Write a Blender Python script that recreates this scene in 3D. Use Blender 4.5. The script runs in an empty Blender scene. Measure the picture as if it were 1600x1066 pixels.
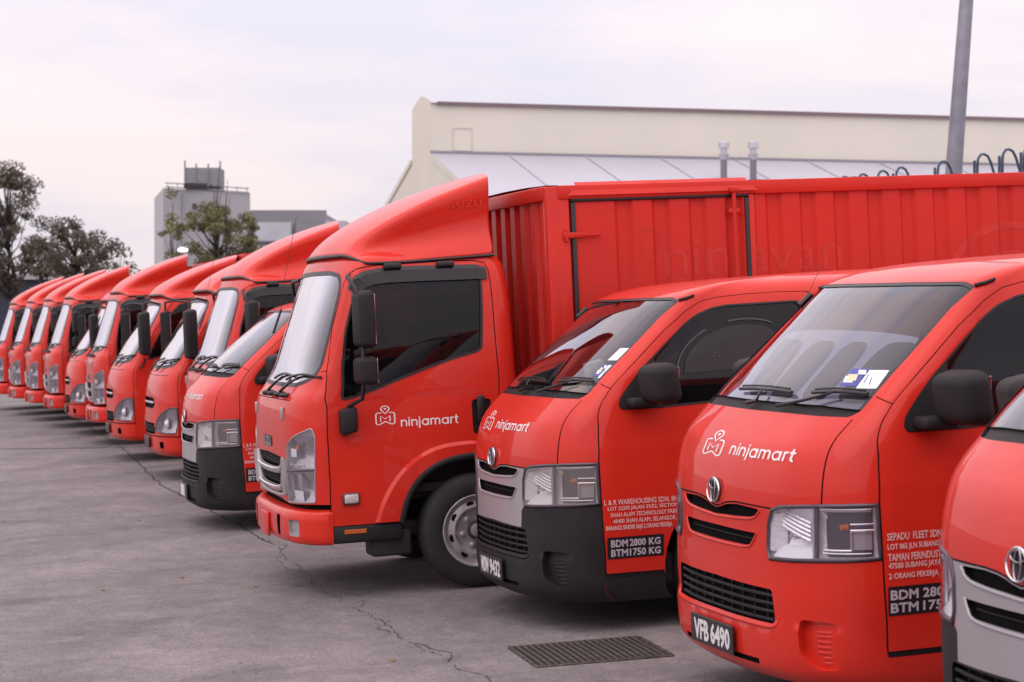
import bpy, bmesh, math, random
import numpy as np
from mathutils import Vector, Matrix, kdtree
from mathutils.geometry import delaunay_2d_cdt
R = math.radians
random.seed(7); rng = np.random.default_rng(7)
scene = bpy.context.scene
COL = scene.collection

# ---------------------------------------------------------------- camera
CAM_H = 1.63
cd = bpy.data.cameras.new('camera'); cam = bpy.data.objects.new('camera', cd); COL.objects.link(cam)
cd.sensor_fit = 'HORIZONTAL'; cd.sensor_width = 36.0; cd.lens = 36.0 * 3177 / 1600
cd.clip_start = 0.1; cd.clip_end = 3000
cam.location = (0, 0, CAM_H)
cam.rotation_euler = (R(90) - math.atan(28 / 3177), 0, -0.28865)
cd.dof.use_dof = True; cd.dof.focus_distance = 11.0; cd.dof.aperture_fstop = 5.6
scene.camera = cam

# ---------------------------------------------------------------- sky and sun (high thin overcast, soft light from the left)
SUN_AZ, SUN_EL = R(-75), R(52)          # azimuth measured from +Y towards +X
w = bpy.data.worlds.new('World'); scene.world = w; w.use_nodes = True
nt = w.node_tree; nt.nodes.clear()
def wn(t, **k):
    n = nt.nodes.new(t)
    for a, b in k.items(): setattr(n, a, b)
    return n
wo = wn('ShaderNodeOutputWorld'); bg = wn('ShaderNodeBackground'); bg.inputs['Strength'].default_value = 1.0
sky = wn('ShaderNodeTexSky', sky_type='NISHITA', sun_disc=False, sun_elevation=SUN_EL, sun_rotation=SUN_AZ, air_density=1.0, dust_density=3.0)
skm = wn('ShaderNodeVectorMath', operation='SCALE'); skm.inputs['Scale'].default_value = 0.10
nt.links.new(sky.outputs[0], skm.inputs[0])
tc = wn('ShaderNodeTexCoord'); mp = wn('ShaderNodeMapping'); mp.inputs['Scale'].default_value = (1.0, 1.0, 4.5)
mp.inputs['Rotation'].default_value = (R(4), R(-5), 0)
nz = wn('ShaderNodeTexNoise'); nz.inputs['Scale'].default_value = 3.2; nz.inputs['Detail'].default_value = 6; nz.inputs['Roughness'].default_value = .55
nt.links.new(tc.outputs['Generated'], mp.inputs[0]); nt.links.new(mp.outputs[0], nz.inputs['Vector'])
cr = wn('ShaderNodeValToRGB'); e = cr.color_ramp.elements
e[0].position = .38; e[0].color = (.87, .825, .945, 1); e[1].position = .58; e[1].color = (1.08, .945, .955, 1)
nt.links.new(nz.outputs['Fac'], cr.inputs[0])
# overcast skies grow brighter towards the zenith
sx = wn('ShaderNodeSeparateXYZ'); nt.links.new(tc.outputs['Generated'], sx.inputs[0])
mr = wn('ShaderNodeMapRange'); mr.inputs['From Min'].default_value = .05; mr.inputs['From Max'].default_value = 1; mr.inputs['To Min'].default_value = .97; mr.inputs['To Max'].default_value = 2.1
nt.links.new(sx.outputs['Z'], mr.inputs['Value'])
cm = wn('ShaderNodeVectorMath', operation='SCALE'); nt.links.new(cr.outputs[0], cm.inputs[0]); nt.links.new(mr.outputs[0], cm.inputs['Scale'])
mx = wn('ShaderNodeMix', data_type='RGBA'); mx.inputs['Factor'].default_value = .9
nt.links.new(skm.outputs[0], mx.inputs['A']); nt.links.new(cm.outputs[0], mx.inputs['B'])
nt.links.new(mx.outputs['Result'], bg.inputs['Color']); nt.links.new(bg.outputs[0], wo.inputs[0])

sl = bpy.data.lights.new('sun', 'SUN'); sl.energy = .6; sl.angle = R(60); sl.color = (1, .93, .88)
so = bpy.data.objects.new('sun', sl); COL.objects.link(so)
sd_ = Vector((math.sin(SUN_AZ) * math.cos(SUN_EL), math.cos(SUN_AZ) * math.cos(SUN_EL) - .55, math.sin(SUN_EL)))
so.rotation_euler = sd_.to_track_quat('Z', 'Y').to_euler()
sky.sun_rotation = math.atan2(sd_.x, sd_.y)

scene.view_settings.view_transform = 'Standard'; scene.view_settings.look = 'None'
scene.view_settings.exposure = 0.0; scene.view_settings.gamma = 1.0; scene.view_settings.use_curve_mapping = False
scene.cycles.use_denoising = True
scene.cycles.max_bounces = 8; scene.cycles.transparent_max_bounces = 12
scene.cycles.sample_clamp_indirect = 4.0

# ---------------------------------------------------------------- materials
MATS = {}
def mat(name, col, rough=.5, metal=0., coat=0., coat_rough=.03, spec=.5, noise=0., nscale=8., bump=0., bscale=60., col2=None, emit=0., sheen=0.):
    if name in MATS: return MATS[name]
    m = bpy.data.materials.new(name); m.use_nodes = True; t = m.node_tree; b = t.nodes['Principled BSDF']
    b.inputs['Base Color'].default_value = (*col, 1); b.inputs['Roughness'].default_value = rough; b.inputs['Metallic'].default_value = metal
    b.inputs['Specular IOR Level'].default_value = spec
    b.inputs['Coat Weight'].default_value = coat; b.inputs['Coat Roughness'].default_value = coat_rough
    co = t.nodes.new('ShaderNodeTexCoord')
    if noise:
        n = t.nodes.new('ShaderNodeTexNoise'); n.inputs['Scale'].default_value = nscale; n.inputs['Detail'].default_value = 5
        t.links.new(co.outputs['Object'], n.inputs['Vector'])
        r = t.nodes.new('ShaderNodeValToRGB'); c2 = col2 or tuple(c * (1 - noise) for c in col)
        r.color_ramp.elements[0].position = .35; r.color_ramp.elements[1].position = .68
        r.color_ramp.elements[0].color = (*c2, 1); r.color_ramp.elements[1].color = (*col, 1)
        t.links.new(n.outputs['Fac'], r.inputs[0]); t.links.new(r.outputs[0], b.inputs['Base Color'])
        mr = t.nodes.new('ShaderNodeMapRange'); mr.inputs['To Min'].default_value = min(1, rough * 1.25 + .02); mr.inputs['To Max'].default_value = rough * .85
        t.links.new(n.outputs['Fac'], mr.inputs['Value']); t.links.new(mr.outputs[0], b.inputs['Roughness'])
    if bump:
        n2 = t.nodes.new('ShaderNodeTexNoise'); n2.inputs['Scale'].default_value = bscale; n2.inputs['Detail'].default_value = 3
        t.links.new(co.outputs['Object'], n2.inputs['Vector'])
        bp = t.nodes.new('ShaderNodeBump'); bp.inputs['Strength'].default_value = bump; bp.inputs['Distance'].default_value = .01
        t.links.new(n2.outputs['Fac'], bp.inputs['Height']); t.links.new(bp.outputs[0], b.inputs['Normal'])
    if emit:
        b.inputs['Emission Color'].default_value = (*col, 1); b.inputs['Emission Strength'].default_value = emit
    MATS[name] = m; return m

def glass(name, tint, rough=.01, refl=1.0, haze=0.0, hazecol=(.3, .3, .34), power=3.6, mul=.92):
    """thin pane: Schlick reflection over a tinted see-through sheet with a little dust"""
    m = bpy.data.materials.new(name); m.use_nodes = True; t = m.node_tree; t.nodes.clear()
    o = t.nodes.new('ShaderNodeOutputMaterial'); g = t.nodes.new('ShaderNodeNewGeometry')
    d = t.nodes.new('ShaderNodeVectorMath'); d.operation = 'DOT_PRODUCT'
    t.links.new(g.outputs['Normal'], d.inputs[0]); t.links.new(g.outputs['Incoming'], d.inputs[1])
    def mth(op, a, b=None):
        n = t.nodes.new('ShaderNodeMath'); n.operation = op
        for i, x in enumerate((a, b)):
            if x is None: continue
            if isinstance(x, (int, float)): n.inputs[i].default_value = x
            else: t.links.new(x, n.inputs[i])
        return n.outputs[0]
    c = mth('ABSOLUTE', d.outputs['Value']); c = mth('SUBTRACT', 1.0, c); c = mth('POWER', c, power)
    c = mth('MULTIPLY', c, mul * refl); c = mth('ADD', c, .065 * refl); c = mth('MINIMUM', c, .88)
    tr = t.nodes.new('ShaderNodeBsdfTransparent'); tr.inputs[0].default_value = (*tint, 1)
    gl = t.nodes.new('ShaderNodeBsdfGlossy'); gl.inputs['Roughness'].default_value = rough; gl.inputs['Color'].default_value = (.95, .95, 1, 1)
    base = tr.outputs[0]
    if haze:
        df = t.nodes.new('ShaderNodeBsdfDiffuse'); df.inputs[0].default_value = (*hazecol, 1)
        nz = t.nodes.new('ShaderNodeTexNoise'); nz.inputs['Scale'].default_value = 5; nz.inputs['Detail'].default_value = 6
        tc = t.nodes.new('ShaderNodeTexCoord'); t.links.new(tc.outputs['Object'], nz.inputs['Vector'])
        hf = mth('MULTIPLY', nz.outputs['Fac'], haze * 2)
        mh = t.nodes.new('ShaderNodeMixShader'); t.links.new(hf, mh.inputs[0]); t.links.new(base, mh.inputs[1]); t.links.new(df.outputs[0], mh.inputs[2]); base = mh.outputs[0]
    mxs = t.nodes.new('ShaderNodeMixShader'); t.links.new(c, mxs.inputs[0]); t.links.new(base, mxs.inputs[1]); t.links.new(gl.outputs[0], mxs.inputs[2])
    t.links.new(mxs.outputs[0], o.inputs[0]); MATS[name] = m; return m

RED = mat('red_paint', (.665, .0265, .0125), rough=.42, coat=.55, coat_rough=.02, spec=.15, noise=.09, nscale=3.0, col2=(.605, .025, .014))
REDBOX = mat('red_box_paint', (.635, .026, .0145), rough=.5, coat=.25, coat_rough=.2, spec=.2, noise=.12, nscale=1.6, col2=(.56, .025, .0165))
GHOST = mat('faded_red_film', (.632, .030, .0185), rough=.5, noise=.15, nscale=9)
BLACKP = mat('black_plastic', (.021, .0185, .0205), spec=.3, rough=.58, bump=.15, bscale=350, noise=.3, nscale=3)
TRIM = mat('black_trim', (.016, .014, .016), rough=.4)
GAP = mat('panel_gap', (.01, .008, .009), rough=.8)
VOID = mat('opening_shade_black', (.005, .0045, .005), rough=.9, spec=.1)  # near-black; the shade inside shallow openings is put into this colour
SILVER = mat('silver_grey_plastic', (.43, .395, .42), rough=.36, metal=.35, noise=.12, nscale=3)
EMBLEM = mat('emblem_chrome', (.42, .40, .42), rough=.12, metal=1)
CHROME = mat('chrome', (.78, .76, .79), rough=.08, metal=1)
REFL = mat('lamp_reflector', (.95, .93, .97), rough=.18, metal=.45, bump=.35, bscale=45)
LAMPDARK = mat('lamp_dark_housing', (.10, .08, .10), rough=.3, metal=.5)
AMBER = mat('amber_bulb', (.55, .14, .02), rough=.3)
LENS = glass('lamp_lens', (.93, .91, .94), rough=.03, haze=.03, hazecol=(.7, .68, .72))
LENSOLD = glass('weathered_lamp_lens', (.86, .83, .82), rough=.10, haze=.14, hazecol=(.62, .58, .56))
GLASST = glass('truck_windscreen_glass', (.36, .37, .37), rough=.012, haze=.012, hazecol=(.6, .56, .53), power=6.0, mul=5.0)
GLASS = glass('windscreen_glass', (.52, .52, .57), rough=.012, power=5.0, mul=1.5, haze=.008, hazecol=(.45, .43, .5))
GLASSD = glass('tinted_side_glass', (.10, .095, .105), rough=.015, refl=.42, haze=.012, hazecol=(.25, .24, .28))
RUBBER = mat('tyre_rubber', (.024, .021, .023), rough=.75, bump=.2, bscale=120, noise=.35, nscale=6)
STEEL = mat('wheel_steel', (.58, .53, .55), rough=.40, metal=.5, noise=.4, nscale=14)
DARKST = mat('dark_steel', (.03, .027, .03), rough=.6, noise=.3)
WHITE = mat('white_vinyl', (.82, .76, .76), rough=.4)
PINKW = mat('pale_pink_vinyl', (.74, .50, .49), rough=.45)
SIGNBLK = mat('black_sign_film', (.016, .013, .016), rough=.35)
SIGNTXT = mat('grey_sign_letters', (.50, .46, .52), rough=.45)
PLATE = mat('plate_black', (.022, .019, .021), rough=.35)
PLTXT = mat('plate_white', (.74, .70, .72), rough=.4)
INTER = mat('interior_dark', (.018, .016, .019), rough=.75)
SEAT = mat('seat_fabric', (.05, .045, .055), rough=.85)
SHEETGREY = mat('grey_sheet', (.46, .45, .53), rough=.7)
LOBEBLK = mat('lobe_black', (.012, .010, .014), rough=.4)
STBLUE = mat('sticker_blue', (.06, .07, .36), rough=.4)
STWHITE = mat('sticker_white', (.80, .84, .86), rough=.4)
STYEL = mat('sticker_yellow', (.72, .62, .40), rough=.5)
# ---------------------------------------------------------------- body surfaces
def pchip_slopes(x, y):
    h = np.diff(x); d = np.diff(y, axis=0) / h[:, None]
    m = np.zeros_like(y)
    for k in range(1, len(x) - 1):
        w1 = 2 * h[k] + h[k-1]; w2 = h[k] + 2 * h[k-1]
        a, b = d[k-1], d[k]
        with np.errstate(divide='ignore', invalid='ignore'):
            hm = (w1 + w2) / (w1 / a + w2 / b)
        m[k] = np.where(a * b > 0, hm, 0.0)
    m[0] = d[0]; m[-1] = d[-1]
    return m

class Surf:
    """Half body shell (y >= 0), sections by height. levels: z, xc, D, w, xr"""
    QF = np.array([0, .25, .5, .68, .82, .92, .98, 1.0])
    FR = np.array([.04, .10, .18, .28, .40, .54, .68, .82, .93, 1.0])
    def __init__(self, levels, g, zref=.9, rear=.12, g2=None, zb=(1.1, 1.28)):
        self.g2 = np.array(g if g2 is None else g2, float); self.zb = zb
        L = np.array(levels, float)
        d = np.sqrt(np.diff(L[:, 0])**2 + np.maximum(abs(np.diff(L[:, 1])), abs(np.diff(L[:, 3])))**2)
        self.V = np.concatenate([[0], np.cumsum(d)]); self.L = L
        self.M = pchip_slopes(self.V, L); self.g = np.array(g); self.rear = rear
        vv = np.linspace(0, self.V[-1], 1500); self.zt = (self.par(vv)[:, 0], vv)
        self.K = len(self.QF) + len(self.FR) + 5
        v0 = self.v(zref)
        t = np.linspace(0, self.K - 1, 900)
        P = self._at(t, np.full(900, v0))
        c = np.concatenate([[0], np.cumsum(np.linalg.norm(np.diff(P, axis=0), axis=1))])
        self.st = (c, t); self.S = c[-1]; self.tc = len(self.QF) - 1
        self.s_corner = float(np.interp(self.tc, t, c))
        self.s_rear = float(np.interp(self.tc + len(self.FR), t, c))
    def par(self, v):
        v = np.clip(v, 0, self.V[-1])
        k = np.clip(np.searchsorted(self.V, v, side='right') - 1, 0, len(self.V) - 2)
        h = (self.V[k+1] - self.V[k]); t = ((v - self.V[k]) / h)[:, None]; h = h[:, None]
        a, b = self.L[k], self.L[k+1]; ma, mb = self.M[k] * h, self.M[k+1] * h
        return (2*t**3-3*t**2+1)*a + (t**3-2*t**2+t)*ma + (-2*t**3+3*t**2)*b + (t**3-t**2)*mb
    def cols(self, p):
        z, xc, D, w, xr = p.T
        b = np.clip((z - self.zb[0]) / (self.zb[1] - self.zb[0]), 0, 1); b = b * b * (3 - 2 * b)
        X = [xc + D * (gi + (gj - gi) * b) for gi, gj in zip(self.g, self.g2)]; Y = [w * q for q in self.QF]
        x0 = xc + D; x1 = xr - self.rear; x1 = np.maximum(x1, x0 + .02)
        for f in self.FR:
            X.append(x0 + (x1 - x0) * f); Y.append(w)
        r = np.minimum(self.rear, np.maximum(xr - x1, .001))
        for q, gg in ((.985, .35), (.93, .70), (.75, .93), (.4, .99), (0., 1.0)):
            X.append(x1 + r * gg); Y.append(w * q)
        return np.stack(X, 1), np.stack(Y, 1)
    def _at(self, t, v):
        p = self.par(v); X, Y = self.cols(p); K = self.K
        k = np.clip(np.floor(t).astype(int), 0, K - 2); f = t - k; n = np.arange(len(t))
        def cr(A, sym):
            a1 = A[n, k]; a2 = A[n, k+1]
            a0 = np.where(k == 0, sym * A[n, 1], A[n, np.maximum(k-1, 0)])
            a3 = np.where(k == K-2, sym * A[n, K-2], A[n, np.minimum(k+2, K-1)])
            # non-uniform tangents by chord
            return a0, a1, a2, a3
        x0, x1, x2, x3 = cr(X, 1); y0, y1, y2, y3 = cr(Y, -1)
        d01 = np.hypot(x1-x0, y1-y0) + 1e-6; d12 = np.hypot(x2-x1, y2-y1) + 1e-6; d23 = np.hypot(x3-x2, y3-y2) + 1e-6
        def herm(a0, a1, a2, a3):
            m1 = ((a1-a0)/d01*d12 + (a2-a1)/d12*d01) / (d01+d12) * d12
            m2 = ((a2-a1)/d12*d23 + (a3-a2)/d23*d12) / (d12+d23) * d12
            return (2*f**3-3*f**2+1)*a1 + (f**3-2*f**2+f)*m1 + (-2*f**3+3*f**2)*a2 + (f**3-f**2)*m2
        return np.stack([herm(x0, x1, x2, x3), herm(y0, y1, y2, y3), p[:, 0]], 1)
    def at(self, s, v):
        s = np.atleast_1d(np.asarray(s, float)); v = np.atleast_1d(np.asarray(v, float))
        return self._at(np.interp(s, *self.st), v)
    def nrm(self, s, v):
        s = np.atleast_1d(np.asarray(s, float)); v = np.atleast_1d(np.asarray(v, float)); e = 2e-3
        ds = self.at(np.minimum(s+e, self.S), v) - self.at(np.maximum(s-e, 0), v)
        dv = self.at(s, np.minimum(v+e, self.V[-1])) - self.at(s, np.maximum(v-e, 0))
        n = np.cross(dv, ds); return n / (np.linalg.norm(n, axis=1)[:, None] + 1e-12)
    def v(self, z): return float(np.interp(z, *self.zt))
    def f(self, y, z):            # front point by |y|, z  -> (s, v)
        v = self.v(z); s = np.linspace(0, self.s_corner, 260); P = self.at(s, np.full(260, v))
        return float(np.interp(abs(y), P[:, 1], s)), v
    def sd(self, x, z):           # side point by x, z -> (s, v)
        v = self.v(z); s = np.linspace(0, self.S*.999, 700); P = self.at(s, np.full(700, v))
        return float(np.interp(x, np.maximum.accumulate(P[:, 0]), s)), v
G_VAN = [0, .012, .08, .175, .35, .54, .80, 1.0]
G_VAN2 = [0, .03, .14, .27, .44, .62, .80, 1.0]
def _lv(a): return [(z, xc, xk - xc, w, xr) for z, xc, xk, w, xr in a]
VAN_LEVELS = _lv([(.165,.06,.45,.79,4.50),(.20,.01,.39,.805,4.56),(.24,-.008,.36,.815,4.6),(.33,-.012,.348,.825,4.62),(.385,-.012,.35,.83,4.62),
 (.42,.002,.353,.832,4.62),(.5,.0,.353,.838,4.62),(.6,.003,.355,.842,4.62),(.75,.010,.355,.844,4.62),(.88,.014,.358,.842,4.62),(.95,.022,.36,.84,4.62),
 (1.02,.038,.36,.832,4.62),(1.08,.062,.362,.824,4.62),(1.15,.115,.37,.812,4.61),(1.22,.178,.41,.80,4.60),(1.30,.255,.47,.785,4.58),(1.45,.432,.622,.752,4.55),
 (1.6,.617,.777,.722,4.52),(1.70,.739,.879,.70,4.50),(1.733,.785,.92,.69,4.48),(1.76,.85,.98,.677,4.46),(1.785,.94,1.07,.655,4.43),(1.805,1.06,1.2,.62,4.39),
 (1.82,1.22,1.37,.57,4.33),(1.835,1.5,1.65,.47,4.2),(1.845,1.8,1.95,.34,4.0),(1.852,2.1,2.2,.15,3.7),(1.853,2.3,2.35,.02,3.5)])
G_ISZ = [0, .01, .05, .12, .26, .46, .73, 1.0]
ISZ_LEVELS = _lv([(.43,-.03,.16,.845,1.38),(.56,-.055,.14,.85,1.38),(.75,-.07,.13,.85,1.38),(.95,-.072,.13,.85,1.38),(1.1,-.065,.14,.848,1.38),(1.19,-.045,.15,.845,1.38),
 (1.25,.0,.18,.843,1.38),(1.4,.055,.22,.838,1.375),(1.6,.125,.285,.83,1.37),(1.8,.2,.345,.818,1.36),(1.93,.25,.385,.80,1.345),(1.98,.268,.41,.785,1.33),
 (2.03,.29,.45,.76,1.29),(2.06,.33,.52,.70,1.24),(2.085,.6,.72,.6,1.18),(2.095,.8,.88,.4,1.1),(2.10,.95,.99,.1,1.05)])
# ---------------------------------------------------------------- helpers
def link(name, me, m=None, parent=None, smooth=False):
    o = bpy.data.objects.new(name, me); COL.objects.link(o)
    if m is not None and not me.materials: me.materials.append(m)
    if parent is not None: o.parent = parent
    if smooth:
        me.polygons.foreach_set('use_smooth', [True] * len(me.polygons))
    return o
def tag(o, label=None, cat=None, group=None, kind=None):
    if label: o['label'] = label
    if cat: o['category'] = cat
    if group: o['group'] = group
    if kind: o['kind'] = kind
    return o
def empty(name, loc=(0, 0, 0), rot=(0, 0, 0)):
    o = bpy.data.objects.new(name, None); COL.objects.link(o); o.location = loc; o.rotation_euler = rot; o.empty_display_size = .3
    return o
def pydata(name, V, F, m=None, parent=None, smooth=False):
    me = bpy.data.meshes.new(name); me.from_pydata([tuple(map(float, v)) for v in V], [], [tuple(int(i) for i in f) for f in F]); me.update()
    return link(name, me, m, parent, smooth)
def from_bm(name, bm, m=None, parent=None, smooth=False):
    me = bpy.data.meshes.new(name); bm.to_mesh(me); bm.free(); return link(name, me, m, parent, smooth)
def copy_tree(o, parent=None):
    c = o.copy(); COL.objects.link(c); c.parent = parent
    for ch in list(o.children): copy_tree(ch, c)
    return c
def auto_smooth(o, ang=40):
    me = o.data; me.polygons.foreach_set('use_smooth', [True] * len(me.polygons))
    try: me.set_sharp_from_angle(angle=R(ang))
    except Exception: pass
    return o
def bm_box(bm, c, s, bev=0, rot=None, seg=2):
    r = bmesh.ops.create_cube(bm, size=1.0); vs = r['verts']
    bmesh.ops.scale(bm, vec=s, verts=vs)
    if bev:
        es = list({e for v in vs for e in v.link_edges})
        rb = bmesh.ops.bevel(bm, geom=es, offset=bev, segments=seg, affect='EDGES', profile=.5, clamp_overlap=True)
        vs = list({v for f in rb['faces'] for v in f.verts} | {v for v in vs if v.is_valid})
    if rot is not None: bmesh.ops.rotate(bm, cent=(0, 0, 0), matrix=rot, verts=vs)
    bmesh.ops.translate(bm, vec=c, verts=vs)
def box(name, c, s, m, parent=None, bev=0, rot=None, seg=2):
    bm = bmesh.new(); bm_box(bm, c, s, bev, rot, seg); o = from_bm(name, bm, m, parent)
    if bev: auto_smooth(o, 50)
    return o
def lathe(name, prof, axis, c, m, parent=None, n=40, ang=35, caps=True):
    """prof: list of (along axis, radius)"""
    V = []; F = []; ax = {'x': 0, 'y': 1, 'z': 2}[axis]; i1, i2 = [(1, 2), (2, 0), (0, 1)][ax]
    for a, r in prof:
        for k in range(n):
            t = 2 * math.pi * k / n; p = [0, 0, 0]; p[ax] = c[ax] + a; p[i1] = c[i1] + r * math.cos(t); p[i2] = c[i2] + r * math.sin(t); V.append(p)
    for j in range(len(prof) - 1):
        for k in range(n):
            F.append((j*n+k, j*n+(k+1) % n, (j+1)*n+(k+1) % n, (j+1)*n+k))
    if caps and prof[0][1] > 1e-4: F.append(tuple(range(n - 1, -1, -1)))
    if caps and prof[-1][1] > 1e-4: F.append(tuple((len(prof)-1)*n + k for k in range(n)))
    o = pydata(name, V, F, m, parent); bm = bmesh.new(); bm.from_mesh(o.data); bmesh.ops.recalc_face_normals(bm, faces=bm.faces); bm.to_mesh(o.data); bm.free()
    return auto_smooth(o, ang)
def tube_data(pts, r, n=8, closed=False, flat=None):
    P = [Vector(p) for p in pts]; V = []; F = []; N = len(P); up0 = None
    for i, p in enumerate(P):
        a = P[(i-1) % N] if (closed or i > 0) else P[i]; b = P[(i+1) % N] if (closed or i < N-1) else P[i]
        t = (b - a).normalized()
        up = Vector((0, 0, 1)) if abs(t.z) < .9 else Vector((0, 1, 0))
        if up0 is not None: up = up0
        x = t.cross(up).normalized(); y = x.cross(t).normalized(); up0 = y
        rr = r[i] if isinstance(r, (list, tuple)) else r
        ra, rb = (rr, rr) if flat is None else (rr, rr * flat)
        for k in range(n):
            q = 2 * math.pi * k / n; V.append(p + x * (ra * math.cos(q)) + y * (rb * math.sin(q)))
    m = N if closed else N - 1
    for i in range(m):
        j = (i + 1) % N
        for k in range(n): F.append((i*n+k, i*n+(k+1) % n, j*n+(k+1) % n, j*n+k))
    if not closed:
        F.append(tuple(range(n - 1, -1, -1))); F.append(tuple((N-1)*n + k for k in range(n)))
    return V, F
def tube(name, pts, r, m, parent=None, n=8, closed=False, flat=None):
    V, F = tube_data(pts, r, n, closed, flat); return auto_smooth(pydata(name, V, F, m, parent), 60)
def merge_data(parts):
    V = []; F = []
    for v, f in parts:
        b = len(V); V += list(v); F += [tuple(i + b for i in q) for q in f]
    return V, F

# --- polygons in the surface's (s, v) plane
def sv(S, pts):
    out = []
    for p in pts:
        if p[0] == 'f': out.append(S.f(p[1], p[2]))
        elif p[0] == 's': out.append(S.sd(p[1], p[2]))
        elif p[0] == 'c': out.append((0.0, S.v(p[1])))
        else: out.append((p[1], p[2]))
    return np.array(out)
def fpts(*a): return [('f', y, z) for y, z in a]
def spts(*a): return [('s', x, z) for x, z in a]
def dens(P, step=.03, closed=True):
    out = []; n = len(P)
    for i in range(n if closed else n - 1):
        a, b = P[i], P[(i+1) % n]; k = max(1, int(np.ceil(np.linalg.norm(b - a) / step)))
        for j in range(k): out.append(a + (b - a) * j / k)
    if not closed: out.append(P[-1])
    return np.array(out)
def chaikin(P, n=2, closed=True):
    P = np.array(P)
    for _ in range(n):
        Q = P if closed else P[:-1]; N = np.roll(P, -1, 0) if closed else P[1:]
        a = Q * .75 + N * .25; b = Q * .25 + N * .75
        R_ = np.empty((2 * len(a), 2)); R_[0::2] = a; R_[1::2] = b
        P = R_ if closed else np.vstack([P[:1], R_, P[-1:]])
    return P
def fillet(P, r=.03, seg=4):
    """round every corner of a closed outline by radius-like length r"""
    P = np.array(P); out = []; n = len(P)
    for i in range(n):
        p, a, b = P[i], P[i-1], P[(i+1) % n]; la, lb = np.linalg.norm(a-p), np.linalg.norm(b-p)
        d = min(r, la * .45, lb * .45); u = p + (a-p)/la*d; w_ = p + (b-p)/lb*d
        for k in range(seg + 1):
            t = k / seg; out.append((1-t)**2*u + 2*t*(1-t)*p + t*t*w_)
    return np.array(out)
def ribbon(P, w_, closed=False):
    """closed outline of a stroke of width w_ along an open line"""
    P = np.array(P, float); n = len(P); T = np.zeros_like(P)
    T[1:-1] = P[2:] - P[:-2]; T[0] = P[1] - P[0]; T[-1] = P[-1] - P[-2]
    if closed: T[0] = P[1] - P[-1]; T[-1] = P[0] - P[-2]
    T /= np.linalg.norm(T, axis=1)[:, None] + 1e-9; N = np.stack([-T[:, 1], T[:, 0]], 1)
    return P + N * w_ / 2, P - N * w_ / 2
def pip(pts, poly):
    x, y = pts[:, 0], pts[:, 1]; c = np.zeros(len(pts), bool); n = len(poly); j = n - 1
    for i in range(n):
        xi, yi = poly[i]; xj, yj = poly[j]
        if yi != yj:
            k = ((yi > y) != (yj > y)) & (x < (xj - xi) * (y - yi) / (yj - yi) + xi); c ^= k
        j = i
    return c

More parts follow.
